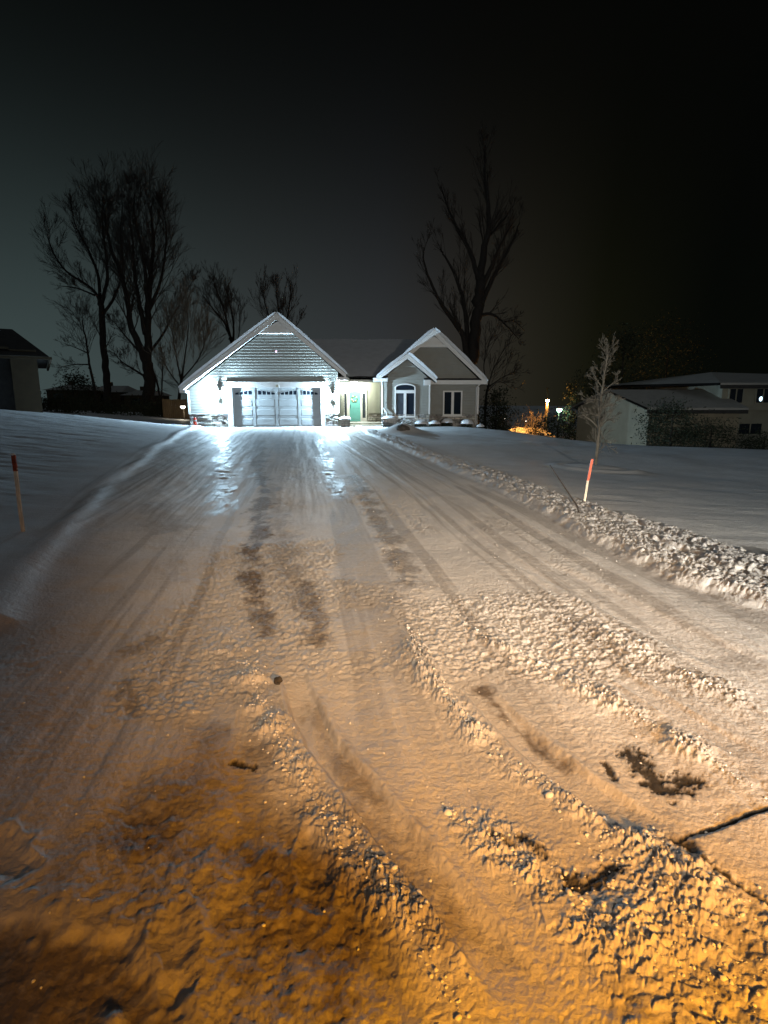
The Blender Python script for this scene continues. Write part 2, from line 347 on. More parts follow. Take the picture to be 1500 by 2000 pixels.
    if m.any():
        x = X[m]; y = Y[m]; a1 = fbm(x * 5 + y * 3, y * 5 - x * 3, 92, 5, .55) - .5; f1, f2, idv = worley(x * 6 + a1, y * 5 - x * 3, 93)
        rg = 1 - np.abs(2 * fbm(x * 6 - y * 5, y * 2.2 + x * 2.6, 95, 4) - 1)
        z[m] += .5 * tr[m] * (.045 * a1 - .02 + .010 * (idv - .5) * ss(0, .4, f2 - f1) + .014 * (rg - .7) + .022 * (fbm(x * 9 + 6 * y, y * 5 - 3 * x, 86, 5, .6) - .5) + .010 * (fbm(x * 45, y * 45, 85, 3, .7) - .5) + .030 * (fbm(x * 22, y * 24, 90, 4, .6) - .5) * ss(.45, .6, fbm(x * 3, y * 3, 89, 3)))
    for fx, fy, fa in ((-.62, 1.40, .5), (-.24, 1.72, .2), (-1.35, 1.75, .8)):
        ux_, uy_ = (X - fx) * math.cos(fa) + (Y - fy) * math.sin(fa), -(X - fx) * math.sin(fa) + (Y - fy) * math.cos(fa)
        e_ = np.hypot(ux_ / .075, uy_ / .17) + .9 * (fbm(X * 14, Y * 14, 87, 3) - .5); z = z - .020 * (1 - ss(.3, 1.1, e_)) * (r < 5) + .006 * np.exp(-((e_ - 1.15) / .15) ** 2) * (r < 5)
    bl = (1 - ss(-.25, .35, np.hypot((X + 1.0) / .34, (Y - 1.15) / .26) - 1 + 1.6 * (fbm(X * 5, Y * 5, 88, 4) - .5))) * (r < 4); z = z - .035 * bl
    br = ss(.35, .8, X) * (1 - ss(1.55, 1.9, Y)) * (r < 6) * (1 - slab)
    m = br > .01
    if m.any():
        x = X[m]; y = Y[m]; f1, f2, idv = worley(x * 20 + 1.4 * fbm(x * 24, y * 24, 97, 3), y * 26 + 1.4 * fbm(x * 24, y * 24, 94, 3), 98)
        z[m] += br[m] * (.010 * ss(0, .3, f2 - f1) * (idv - .1) + .03 * (fbm(x * 8, y * 8, 99, 4) - .5) + .012 * (fbm(x * 30, y * 34, 96, 4, .6) - .5))
    z = z + slab * .012 
    dirt_shade = np.zeros(X.shape); asph = np.zeros(X.shape); ice = np.zeros(X.shape)
    for pts, w, s_, fq in DIRT:
        d, _, _ = pdist(X, Y, pts); m = d < w * 2.5
        if m.any():
            n = .6 * fbm(X[m] * fq, Y[m] * fq * .6, 101 + int(fq), 4) + .4 * fbm(X[m] * fq * 3 + 5, Y[m] * fq * 2, 107, 4, .65)
            dirt_shade[m] = np.maximum(dirt_shade[m], s_ * (1 - ss(-.1, 1.6, d[m] / w + 4.4 * (n - .5))))
    dirt_shade = np.maximum(dirt_shade, drive * (r < 40) * .42 * ss(.52, .66, fbm(q * 5.5 + 7, Y * .16, 48, 4, .6)) * ss(1.5, 4, Y))
    gen = ss(.56, .72, fbm(X * 1.3, Y * .7, 111, 4)) * .16 * drive * (r < 40); dirt_shade = np.maximum(dirt_shade, gen)
    dirt_shade = np.maximum(dirt_shade, tr * (.5 + .5 * ss(.34, .62, fbm(X * 3.2, Y * 3.2, 113, 5, .6))))  # slush brown over the trampled corner, also painted in to deepen the photographer's shadow
    dirt_shade = np.maximum(dirt_shade, bl); dirt_shade = np.maximum(dirt_shade, br * .5 * ss(.5, .7, fbm(X * 12, Y * 12, 114, 3)))
    dirt_shade = np.maximum(dirt_shade, bank * vis * .18 * ss(.6, .75, fbm(X * 3, Y * 9, 115, 4)))
    for pts, w, fq in ASPH:
        d, _, _ = pdist(X, Y, pts); m = d < w * 3
        if m.any():
            n = fbm(X[m] * fq, Y[m] * fq, 121, 4); n = .55 * n + .45 * fbm(X[m] * fq * 2.4, Y[m] * fq * 2.4, 122, 3, .7); k = 1 - ss(.62, 1.05, d[m] / w * .62 + 3.0 * (n - .42))
            asph[m] = np.maximum(asph[m], k); z[m] -= .007 * k; dirt_shade[m] = np.maximum(dirt_shade[m], .7 * (1 - ss(.8, 2.2, d[m] / w + 2.5 * (n - .5))))
    for pts, w, s_ in ICE:
        d, _, _ = pdist(X, Y, pts); m = d < w * 2
        if m.any():
            n = fbm(X[m] * 6, Y[m] * 1.2, 131, 5, .65); k = s_ * .85 * (1 - ss(.1, 1.6, d[m] / w + 4.2 * (n - .45)))
            ice[m] = np.maximum(ice[m], k)
    m = ice > .01
    if m.any():
        z[m] += ice[m] * .045 * (fbm(X[m] * 2.5, Y[m] * 4.5, 133, 4) - .5)
    # mound round the young tree, snow humps
    tx, ty = G(1162, 916); d = np.hypot(X - tx, (Y - ty)); z = z + .10 * np.exp(-(d / .8) ** 4) + .05 * np.exp(-((d - 1.05) / .2) ** 2)
    sn = G(786, 846); z = z + .38 * np.exp(-(((X - sn[0]) / .75) ** 2 + ((Y - sn[1]) / .9) ** 2))
    reg = np.where(sL > 0.05, 3, np.where(sOw > 0, 3, np.where(sIw > 0, 2, 1)))
    reg = np.where((Y < 1.75 + .12 * X) & (np.abs(X) < 30) & (reg == 1), 0, reg)
    reg = np.where((Y < .5) & (Y > -9), 0, reg)
    return z, dirt_shade, asph, ice, reg
def H(x, y):
    return float(detail(np.array([x]), np.array([y]))[0][0])

az = np.concatenate([np.linspace(-R(52), R(52), 1060), np.linspace(R(52), R(308), 90)[1:-1]])
rr = np.concatenate([np.linspace(.05, .85, 14), np.geomspace(.87, 42, 880), np.geomspace(42.8, 900, 60)])
A, RR = np.meshgrid(az, rr); GX = (RR * np.sin(A)).ravel(); GY = (RR * np.cos(A)).ravel()
GZ, Gd, Ga, Gi, Greg = detail(GX, GY)
nr, na = len(rr), len(az)
ii, jj = np.meshgrid(np.arange(nr - 1), np.arange(na), indexing='ij'); j2 = (jj + 1) % na
quads = np.stack([ii * na + jj, ii * na + j2, (ii + 1) * na + j2, (ii + 1) * na + jj], -1).reshape(-1, 4)
fr = Greg[quads[:, 0]]

def snow_material(name, tint=(.80, .81, .83)):
    m = bpy.data.materials.new(name); m.use_nodes = True; nt = m.node_tree; b = nt.nodes['Principled BSDF']; N = nt.nodes.new; Lk = nt.links.new
    def at(n): a = N('ShaderNodeAttribute'); a.attribute_name = n; return a.outputs['Fac']
    tc = N('ShaderNodeTexCoord')
    n1 = N('ShaderNodeTexNoise'); n1.inputs['Scale'].default_value = 1.3; n1.inputs['Detail'].default_value = 8; Lk(tc.outputs['Object'], n1.inputs['Vector'])
    r1 = N('ShaderNodeValToRGB'); r1.color_ramp.elements[0].position = .3; r1.color_ramp.elements[1].position = .7
    r1.color_ramp.elements[0].color = (*[c * .86 for c in tint], 1); r1.color_ramp.elements[1].color = (*tint, 1); Lk(n1.outputs['Fac'], r1.inputs[0])
    n2 = N('ShaderNodeTexNoise'); n2.inputs['Scale'].default_value = 26; n2.inputs['Detail'].default_value = 8; Lk(tc.outputs['Object'], n2.inputs['Vector'])
    mm = N('ShaderNodeMath'); mm.operation = 'MULTIPLY_ADD'; Lk(n2.outputs['Fac'], mm.inputs[0]); mm.inputs[1].default_value = 1.2; mm.inputs[2].default_value = .4
    md = N('ShaderNodeMath'); md.operation = 'MULTIPLY'; md.use_clamp = True; Lk(at('dirt_shade'), md.inputs[0]); Lk(mm.outputs[0], md.inputs[1])
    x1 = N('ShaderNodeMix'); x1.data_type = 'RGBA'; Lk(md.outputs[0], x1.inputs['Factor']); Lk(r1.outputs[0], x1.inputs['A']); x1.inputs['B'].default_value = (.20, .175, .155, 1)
    x2 = N('ShaderNodeMix'); x2.data_type = 'RGBA'; Lk(at('asph'), x2.inputs['Factor']); Lk(x1.outputs['Result'], x2.inputs['A']); x2.inputs['B'].default_value = (.03, .028, .026, 1)
    x3 = N('ShaderNodeMix'); x3.data_type = 'RGBA'; Lk(at('ice'), x3.inputs['Factor']); Lk(x2.outputs['Result'], x3.inputs['A']); x3.inputs['B'].default_value = (.36, .40, .46, 1)
    Lk(x3.outputs['Result'], b.inputs['Base Color'])
    ro = N('ShaderNodeMapRange'); Lk(at('ice'), ro.inputs['Value']); ro.inputs['To Min'].default_value = .62; ro.inputs['To Max'].default_value = .42; Lk(ro.outputs[0], b.inputs['Roughness'])
    b.inputs['Specular IOR Level'].default_value = .45
    b.inputs['Subsurface Weight'].default_value = .3; b.inputs['Subsurface Radius'].default_value = (1, .95, .85); b.inputs['Subsurface Scale'].default_value = .006
    n3 = N('ShaderNodeTexNoise'); n3.inputs['Scale'].default_value = 55; n3.inputs['Detail'].default_value = 7; n3.inputs['Roughness'].default_value = .65; Lk(tc.outputs['Object'], n3.inputs['Vector'])
    n4 = N('ShaderNodeTexNoise'); n4.inputs['Scale'].default_value = 7; n4.inputs['Detail'].default_value = 6; mp = N('ShaderNodeMapping'); mp.inputs['Scale'].default_value = (.7, 2.2, 1); Lk(tc.outputs['Object'], mp.inputs[0]); Lk(mp.outputs[0], n4.inputs['Vector'])
    b1 = N('ShaderNodeBump'); b1.inputs['Strength'].default_value = .55; b1.inputs['Distance'].default_value = .012; Lk(n3.outputs['Fac'], b1.inputs['Height'])
    b2 = N('ShaderNodeBump'); b2.inputs['Strength'].default_value = .22; b2.inputs['Distance'].default_value = .03; Lk(n4.outputs['Fac'], b2.inputs['Height']); Lk(b1.outputs[0], b2.inputs['Normal'])
    Lk(b2.outputs[0], b.inputs['Normal'])
    return m
MS = snow_material('packed_snow', (.74, .745, .76)); ML = snow_material('fresh_snow', (.80, .82, .85))
P3 = np.stack([GX, GY, GZ], -1)
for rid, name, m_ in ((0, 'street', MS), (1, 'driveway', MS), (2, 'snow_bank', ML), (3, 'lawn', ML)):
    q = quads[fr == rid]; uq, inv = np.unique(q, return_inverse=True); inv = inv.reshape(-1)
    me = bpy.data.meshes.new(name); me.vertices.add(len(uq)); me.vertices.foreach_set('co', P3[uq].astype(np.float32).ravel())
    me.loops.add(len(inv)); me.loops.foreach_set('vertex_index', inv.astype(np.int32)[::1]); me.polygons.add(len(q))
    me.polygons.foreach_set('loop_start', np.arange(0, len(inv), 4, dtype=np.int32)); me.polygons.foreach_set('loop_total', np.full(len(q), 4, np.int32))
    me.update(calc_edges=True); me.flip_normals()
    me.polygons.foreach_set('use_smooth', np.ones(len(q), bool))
    for an, arr in (('dirt_shade', Gd), ('asph', Ga * .88), ('ice', Gi)):
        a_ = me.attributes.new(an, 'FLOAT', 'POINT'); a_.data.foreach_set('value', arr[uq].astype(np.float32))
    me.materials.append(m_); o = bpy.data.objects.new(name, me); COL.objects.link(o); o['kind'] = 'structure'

# loose lumps of snow thrown up along the ridges: nobody could count them
ICO = None
def ico():
    global ICO
    if ICO is None:
        t = (1 + 5 ** .5) / 2
        v = [Vector(p).normalized() for p in [(-1,t,0),(1,t,0),(-1,-t,0),(1,-t,0),(0,-1,t),(0,1,t),(0,-1,-t),(0,1,-t),(t,0,-1),(t,0,1),(-t,0,-1),(-t,0,1)]]
        f = [(0,11,5),(0,5,1),(0,1,7),(0,7,10),(0,10,11),(1,5,9),(5,11,4),(11,10,2),(10,7,6),(7,1,8),(3,9,4),(3,4,2),(3,2,6),(3,6,8),(3,8,9),(4,9,5),(2,4,11),(6,2,10),(8,6,7),(9,8,1)]
        ICO = (v, f)
    return ICO
cx = []; 
for (pts, w, h, cs, ch), n in zip(RIDGES, (330, 240, 130, 50, 190, 170, 20, 10)):
    seg = [math.dist(a, b) for a, b in zip(pts[:-1], pts[1:])]; tot = sum(seg)
    for _ in range(n):
        t = random.random() * tot; i = 0
        while t > seg[i] and i < len(seg) - 1: t -= seg[i]; i += 1
        k = min(1, t / seg[i]); off = random.gauss(0, w * .55); ang = random.random() * 6.28
        cx.append((pts[i][0] + (pts[i+1][0] - pts[i][0]) * k + off * math.cos(ang), pts[i][1] + (pts[i+1][1] - pts[i][1]) * k + off * math.sin(ang), random.choice((.002, .003, .003, .004, .005, .006, .008)) * (1 + (random.random() < .04))))
for _ in range(420): cx.append((random.uniform(-2, 2.5), random.uniform(1.3, 7), random.choice((.003, .004, .006))))
ca = np.array(cx); cz = detail(ca[:, 0], ca[:, 1])[0]
mb = MB(); iv, if_ = ico()
for (x, y, s), z in zip(cx, cz):
    sx, sy, sz = s * random.uniform(.8, 1.6), s * random.uniform(.8, 1.5), s * random.uniform(.6, 1.1); a = random.random() * 6.28; ca_, sa_ = math.cos(a), math.sin(a)
    V = []
    for p in iv:
        j = random.uniform(.75, 1.2); px, py = p.x * sx * j, p.y * sy * j
        V.append((x + px * ca_ - py * sa_, y + px * sa_ + py * ca_, z + s * .12 + p.z * sz * j))
    mb.raw(V, if_)
mb.build('snow_lumps', M['snowy'], kind='stuff', smooth=True, label='crumbly lumps of snow thrown up along the tyre ridges')
#PART3
# ------------------------------------------------------------------ the house
house = thing('house', (0, 33, .2), 'lit ranch house with twin front gables at the head of the snowy driveway', 'house')
def lap(mb, xl, xr, z0, z1, Y, holes=(), pitch=.15):
    z = z0
    while z < z1 - 1e-3:
        zt = min(z + pitch, z1); zm = (z + zt) / 2
        segs = [(max(xl(z), xl(zt)) if False else (xl(z), xl(zt)), (xr(z), xr(zt)))]
        spans = [[(xl(z), xl(zt)), (xr(z), xr(zt))]]
        for (ha, hb, hz0, hz1) in holes:
            if hz0 <= zm <= hz1:
                new = []
                for a, b in spans:
                    if hb <= a[0] or ha >= b[0]: new.append([a, b]); continue
                    if ha > a[0]: new.append([a, (ha, ha)])
                    if hb < b[0]: new.append([(hb, hb), b])
                spans = new
        for a, b in spans:
            if b[0] - a[0] < .01 and b[1] - a[1] < .01: continue
            hh = zt - z; pf = [(0, -.001), (0, -.012), (.18, -.018), (.34, -.0165), (.62, -.010), (1, -.004)]
            for (t0, d0), (t1, d1) in zip(pf[:-1], pf[1:]):
                L0, R0, L1, R1 = (a[0] + (a[1] - a[0]) * t0, b[0] + (b[1] - b[0]) * t0, a[0] + (a[1] - a[0]) * t1, b[0] + (b[1] - b[0]) * t1)
                mb.face((L0, Y + d0, z + hh * t0), (R0, Y + d0, z + hh * t0), (R1, Y + d1, z + hh * t1), (L1, Y + d1, z + hh * t1))
        z = zt
def stones(mb, xa, xb, za, zb, Y, seed=0):
    rs = random.Random(seed); z = za
    mb.cur = 1; mb.tint = (1, 1, 1); mb.face((xa, Y, za), (xb, Y, za), (xb, Y, zb), (xa, Y, zb)); mb.cur = 0
    while z < zb - .02:
        h = min(rs.choice((.06, .08, .11, .14)), zb - z); x = xa
        while x < xb - .01:
            w = min(rs.uniform(.16, .55), xb - x); d = rs.uniform(.02, .06); g = rs.uniform(.45, 1.25); mb.tint = (g * rs.uniform(.95, 1.08), g, g * rs.uniform(.9, 1.05))
            b = .008; tl = rs.uniform(-.008, .008)
            V = [(x+b, Y, z+b), (x+w-b, Y, z+b), (x+w-b, Y, z+h-b), (x+b, Y, z+h-b), (x+b*2, Y-d, z+b*1.6), (x+w-b*2, Y-d+tl, z+b*1.6+tl*.5), (x+w-b*2, Y-d+tl, z+h-b*1.6), (x+b*2, Y-d, z+h-b*1.6+tl)]
            mb.raw(V, [(4,5,6,7),(0,1,5,4),(1,2,6,5),(2,3,7,6),(3,0,4,7)]); x += w
        z += h
    mb.tint = (1, 1, 1)
def lin(p, q): return lambda z: p.x + (q.x - p.x) * (z - p.z) / (q.z - p.z)
def snow_slab(mb, A, B, y0, y1, th=.16, seed=0, nx=26, ny=14):
    """snow layer over a roof plane whose front edge runs A(x,z) -> B(x,z)"""
    ax = np.array(A); bx = np.array(B); d = bx - ax; L = np.hypot(*d); nrm = np.array([-d[1], d[0]]) / L
    if nrm[1] < 0: nrm = -nrm
    V = []; 
    for j in range(ny + 1):
        for i in range(nx + 1):
            t = i / nx; y = y0 + (y1 - y0) * (j / ny) ** 1.4; e = math.sin(math.pi * min(1, max(0, t))) ** .15 if 0 < t < 1 else .5
            h = th * (e + .35 * (float(fbm(np.array(t * 7 + seed), np.array(y * .8), seed, 3)) - .5))
            p = ax + d * t + nrm * h; V.append((p[0], y - (.03 * e if j == 0 else 0), p[1]))
    Fq = [(j*(nx+1)+i, j*(nx+1)+i+1, (j+1)*(nx+1)+i+1, (j+1)*(nx+1)+i) for j in range(ny) for i in range(nx)]
    n0 = len(V)
    for i in range(nx + 1): p = ax + d * (i / nx) + nrm * .012; V.append((p[0], y0, p[1]))
    Fq += [(i, i+1, n0+i+1, n0+i) for i in range(nx)]
    n1 = len(V)
    for col in (0, nx):
        for j in range(ny + 1):
            p = ax + d * (col / nx) + nrm * .012; V.append((p[0], y0 + (y1 - y0) * (j / ny) ** 1.4, p[1]))
    for c, col in enumerate((0, nx)):
        for j in range(ny): Fq.append((j*(nx+1)+col, (j+1)*(nx+1)+col, n1+c*(ny+1)+j+1, n1+c*(ny+1)+j))
    mb.raw(V, Fq)
def gable_roof(parent, Lp, Ap, Rp, y0, y1, board=.27, seed=0, wallY=None, sl=None, sr=None):
    """Lp, Ap, Rp: (x,z) of the top edge of the white rake boards at the front"""
    th = .16
    r = MB()
    for (a, b) in ((Lp, Ap), (Ap, Rp)):
        r.prism([a, b, (b[0], b[1] - th), (a[0], a[1] - th)], y0 + .05, y1)
    ro = r.build('roof', M['shingle'], parent)
    s = MB(); snow_slab(s, Lp, Ap, y0 - .02, y1, seed=seed); snow_slab(s, Ap, Rp, y0 - .02, y1, seed=seed + 3); s.build('roof_snow', M['roofsnow'], ro, smooth=False)
    b = MB(); k = board * 1.25
    b.prism([Lp, Ap, (Ap[0], Ap[1] - k), (Lp[0] + .0, Lp[1] - k * .62)], y0, y0 + .045); b.prism([Ap, Rp, (Rp[0], Rp[1] - k * .62), (Ap[0], Ap[1] - k)], y0, y0 + .045)
    # shingle mould proud of the board
    b.prism([Lp, Ap, (Ap[0], Ap[1] - .08), (Lp[0], Lp[1] - .08)], y0 - .02, y0 - .002); b.prism([Ap, Rp, (Rp[0], Rp[1] - .08), (Ap[0], Ap[1] - .08)], y0 - .02, y0 - .002)
    b.build('rake_board', M['trim'], ro)
    return ro

# --- garage block
GY_ = 31.0
def gp(u, v, Y=GY_): p = P(u, v, Y); return p
xl_w = gp(370, 800).x; xr_w = gp(661, 800).x; zb = .0; z_st = gp(420, 809).z
La = P(350, 758, 30.55); Aa = P(539.5, 611.5, 30.55); Ra = P(676, 731, 30.55)
def undl(z): return max(xl_w, La.x + (Aa.x - La.x) * ((z + .30) - La.z) / (Aa.z - La.z))
def undr(z): return min(xr_w, Ra.x + (Aa.x - Ra.x) * ((z + .30) - Ra.z) / (Aa.z - Ra.z))
dl, dr = gp(454.5, 800).x, gp(627.5, 800).x; dtop = gp(540, 757).z; dbot = gp(540, 834).z
hl, hr, htop = gp(445, 800).x, gp(635, 800).x, gp(540, 748).z
w = MB(); lap(w, undl, undr, z_st + .07, Aa.z - .36, GY_, holes=[(hl + .03, hr - .03, -1, htop - .02)])
w.box((xl_w, GY_ + .004, zb), (hl + .05, GY_ + .2, La.z)); w.box((hr - .05, GY_ + .004, zb), (xr_w, GY_ + .2, Ra.z + .2))
w.prism([(xl_w + .02, La.z), (hl + .05, La.z), (hl + .05, htop), (hr - .05, htop), (hr - .05, Ra.z + .2), (xr_w - .01, Ra.z + .2), (undr(Ra.z + .35), Ra.z + .35), (Aa.x, Aa.z - .4), (undl(La.z + .3), La.z + .3)], GY_ + .006, GY_ + .1)
w.build('wall', M['siding'], house)
s = MB(); s.box((xl_w, GY_ + .2, zb), (xl_w + .14, 41, 2.4)); s.build('wall', M['siding'], house)
s = MB(); s.box((xr_w - .14, GY_ + .2, zb), (xr_w, 35.3, 3.2))
for k in range(18):
    z = z_st + .07 + k * .15
    if z < 2.9: s.raw([(xr_w + .038, GY_, z), (xr_w + .038, 35.2, z), (xr_w + .004, 35.2, z + .15), (xr_w + .004, GY_, z + .15)], [(0, 1, 2, 3)])
s.build('wall', M['siding'], house)
for x in (xl_w, xr_w):
    b = MB(); b.box((x - .05, GY_ - .045, z_st + .07), (x + .05, GY_ + .02, (La.z if x == xl_w else Ra.z) - .12)); b.build('corner_board', M['trim'], house)
for (a, c, sd) in ((xl_w, hl, 1), (hr, xr_w, 2)):
    b = MB(); stones(b, a, c, zb, z_st, GY_ - .01, sd); b.build('stone_base', [M['stone'], M['mortar']], house, tint=True)
    b = MB(); b.box((a - (.03 if sd == 1 else -.002), GY_ - .075, z_st), (c + (.03 if sd == 2 else -.002), GY_ - .002, z_st + .06)); b.build('stone_cap', M['trim'], house)
# door surround
fr_ = MB(); fr_.box((hl, GY_ - .06, dbot - .2), (dl, GY_ + .26, dtop)); fr_.box((dr, GY_ - .06, dbot - .2), (hr, GY_ + .26, dtop)); fr_.box((hl - .04, GY_ - .075, dtop + .002), (hr + .04, GY_ + .26, htop)); fr_.box((hl - .05, GY_ - .085, htop + .002), (hr + .07, GY_ + .02, htop + .055))
fr_.box((gp(536,757).x, GY_ - .095, dtop - .002), (gp(546,757).x, GY_ - .078, htop - .002))
fr_.build('garage_door_frame', M['trim'], house)
gd = MB(); DY = GY_ + .12
gd.box((dl - .02, DY, dbot - .1), (dr + .02, DY + .05, dtop + .05))
secs = [dbot + .02, dbot + .52, dbot + 1.03, dbot + 1.54, dtop - .01]
cols_ = [dl, gp(495.5,800).x, gp(540,800).x, gp(584.5,800).x, dr]
bevel = .03
for si in range(4):
    for ci in range(4):
        x0, x1 = cols_[ci] + .09, cols_[ci+1] - .09; z0, z1 = secs[si] + .07, secs[si+1] - .07
        if si < 3:   # raised panel
            gd.raw([(x0, DY-.002, z0), (x1, DY-.002, z0), (x1, DY-.002, z1), (x0, DY-.002, z1), (x0+bevel, DY-.014, z0+bevel), (x1-bevel, DY-.014, z0+bevel), (x1-bevel, DY-.014, z1-bevel), (x0+bevel, DY-.014, z1-bevel)],
                   [(4,5,6,7),(0,1,5,4),(1,2,6,5),(2,3,7,6),(3,0,4,7)])
    if si: gd.box((dl, DY - .004, secs[si] - .012), (dr, DY + .01, secs[si] - .004))
for ci, cxx in enumerate(cols_):
    a, bb = (cxx - .07, cxx + .07)
    a = max(a, dl + .003); bb = min(bb, dr - .003)
    for si in range(4): gd.box((a, DY - .024, secs[si] + .006), (bb, DY - .003, secs[si+1] - .018))
gdo = gd.build('garage_door', M['garage'], house)
for gi, (ga, gb) in enumerate(((457.4, 492), (502.3, 536.8), (546.6, 579.7), (590.3, 620.8))):
    fm = MB(); pn = MB(); xa, xb = gp(ga, 766).x, gp(gb, 766).x; n = 4; wd = (xb - xa) / n; zb0 = gp(540, 771.5).z
    def topz(x):
        t = (x - xa) / (xb - xa); t = t if gi % 2 == 0 else 1 - t
        return zb0 + .12 + .135 * math.sin(t * math.pi / 2 * .95 + .05)
    for k in range(n):
        a = xa + k * wd + .022; c = xa + (k + 1) * wd - .022
        pn.prism([(a, zb0 + .02), (c, zb0 + .02), (c, topz(c) - .02), ((a+c)/2, topz((a+c)/2) - .018), (a, topz(a) - .02)], DY - .012, DY - .003)
        fm.ring([(a-.02, zb0), (c+.02, zb0), (c+.02, topz(c)), (a-.02, topz(a))], [(a, zb0+.02), (c, zb0+.02), (c, topz(c)-.02), (a, topz(a)-.02)], DY - .026, DY - .002)
    fo = fm.build('window_frame', M['garage'], gdo); pn.build('window_pane', M['glass'], gdo)
for u in (537.5, 542.5): hd = MB(); x = gp(u, 812).x; hd.tube([(x, DY - .02, .75), (x, DY - .07, .79), (x, DY - .07, .92), (x, DY - .02, .96)], .012); hd.build('door_handle', M['metal'], gdo)
# gable ornament: collar board across the peak with the recess behind
z1, z2 = P(540, 650.5, 30.6).z, P(540, 643, 30.6).z
def ux(z, p): return p.x + (Aa.x - p.x) * (z + .2 - p.z) / (Aa.z - p.z)
cb = MB(); cb.prism([(ux(z1, La), z1), (ux(z1, Ra), z1), (ux(z2, Ra), z2), (ux(z2, La), z2)], 30.62, 30.99); cb.build('collar_board', M['trim'], house)
pk = MB(); pk.prism([(ux(z2, La) + .02, z2 + .002), (ux(z2, Ra) - .02, z2 + .002), (Aa.x, Aa.z - .38)], 30.80, 30.97); pk.build('gable_peak_panel', M['trim'], house)
garage_roof = gable_roof(house, (La.x, La.z), (Aa.x, Aa.z), (Ra.x, Ra.z), 30.55, 40.5, seed=1)
sf = MB()
for (a, c) in ((La, Aa), (Aa, Ra)):
    sf.raw([(a.x, 30.6, a.z - .19), (c.x, 30.6, c.z - .22), (c.x, 31.0, c.z - .22), (a.x, 31.0, a.z - .19)], [(0, 1, 2, 3)])
sf.box((La.x, 30.56, La.z - .24), (xl_w, 31.6, La.z - .10)); sf.box((xr_w + .01, 30.56, Ra.z - .30), (Ra.x + .06, 33.2, Ra.z - .14)); sf.build('soffit', M['trim'], house)
# security sensor on the gable
sn_ = MB(); p = gp(540, 687); sn_.box((p.x - .05, GY_ - .09, p.z - .04), (p.x + .05, GY_ - .02, p.z + .06)); sno = sn_.build('security_sensor', M['trim'], house)
q_ = MB(); q_.lathe((p.x, GY_ - .12, p.z - .03), [(.001, 0), (.035, .01), (.045, .035), (.035, .06), (.001, .07)], 12); q_.build('sensor_lens', M['pink'], sno, smooth=True)
k_ = MB(); p = gp(541.5, 754); k_.box((p.x - .06, GY_ - .13, p.z - .07), (p.x + .06, GY_ - .08, p.z + .07)); k_.build('door_sensor', M['dimwall'], house)

def plight(name, loc, power, color, rad):
    ld = bpy.data.lights.new(name, 'POINT'); ld.energy = power; ld.color = color; ld.shadow_soft_size = rad
    lo = bpy.data.objects.new(name, ld); COL.objects.link(lo); lo.location = loc; return lo
def lantern(u, v, lab):
    p = gp(u, v); x, z = p.x, p.z; y = GY_
    t = thing('coach_lamp', (x, y, z), lab, 'lamp', 'lanterns either side of the garage door')
    b = MB(); b.box((x - .06, y - .04, z - .10), (x + .06, y - .018, z + .20)); b.build('back_plate', M['metal'], t)
    b = MB(); b.tube([(x, y - .04, z + .15), (x, y - .10, z + .22), (x, y - .17, z + .20), (x, y - .17, z + .155)], .012); b.build('arm', M['metal'], t)
    b = MB(); b.lathe((x, y - .17, z + .10), [(.085, 0), (.09, .012), (.03, .05), (.012, .06)], 4); b.build('cap', M['metal'], t)
    b = MB()
    for sx in (-1, 1):
        for sy in (-1, 1): b.tube([(x + sx * .062, y - .17 + sy * .062, z + .10), (x + sx * .045, y - .17 + sy * .045, z - .13)], .006, 4)
    b.lathe((x, y - .17, z - .155), [(.02, 0), (.06, .015), (.065, .025)], 8); b.build('cage', M['metal'], t)
    b = MB(); b.lathe((x, y - .17, z - .12), [(.028, 0), (.04, .02), (.042, .18), (.03, .205)], 10); b.build('glass', M['lampwhite'], t, smooth=True)
    plight('lantern_light', (x, y - .245, z - .02), 2700, (.54, .80, 1), .05)
lantern(430.7, 768, 'glaring white lantern on the siding left of the garage door')
lantern(649.5, 773, 'glaring white lantern between the garage door and the front entry')

# --- entry
EY = 35.2
def ep(u, v, Y=EY): return P(u, v, Y)
pc = P(700, 746, 33.2).z; xa, xb = xr_w, P(745, 790, 31.8).x
wl = MB(); lap(wl, lambda z: xa, lambda z: ep(742, 790).x, .3, pc + .1, EY, holes=[(ep(671, 790).x, ep(717, 790).x, -1, ep(690, 763).z)])
wl.box((xa, EY + .004, 0), (ep(671,790).x, EY + .2, 3)); wl.box((ep(717,790).x, EY + .004, 0), (xb, EY + .2, 3)); wl.box((ep(671,790).x, EY + .004, ep(690,763).z), (ep(717,790).x, EY + .2, 3)); wl.build('wall', M['siding_warm'], house)
pn = MB(); px0, px1 = P(718.5, 790, 34.5).x, P(741.5, 790, 34.5).x; stz = P(730, 809, 34.5).z
pn.box((px0, 34.5, stz + .05), (px1 + .5, 35.19, pc)); pn.build('entry_side_wall', M['siding_warm'], house)
pt = MB(); pt.box((px1, 34.44, stz + .05), (px1 + .06, 34.497, pc)); pt.build('corner_board', M['trim'], house)
st = MB(); stones(st, px0, px1 + .6, 0, stz, 34.5, 5); st.box((px0, 34.51, 0), (px1 + .6, 35.19, stz)); st.build('stone_base', [M['stone'], M['mortar']], house, tint=True)
dz0 = ep(690, 823).z - .04; dz1 = ep(690, 765.5).z
def X_(u): return ep(u, 795).x
fr_ = MB()
for ua, ub in ((670.5, 672.7), (677.5, 683), (704, 708), (714, 716.8)): fr_.box((X_(ua), EY - .07, dz0), (X_(ub), EY + .05, dz1))
fr_.box((X_(670.5), EY - .08, dz1 + .002), (X_(716.8), EY + .05, ep(690, 762).z)); fr_.build('door_frame', M['trim'], house)
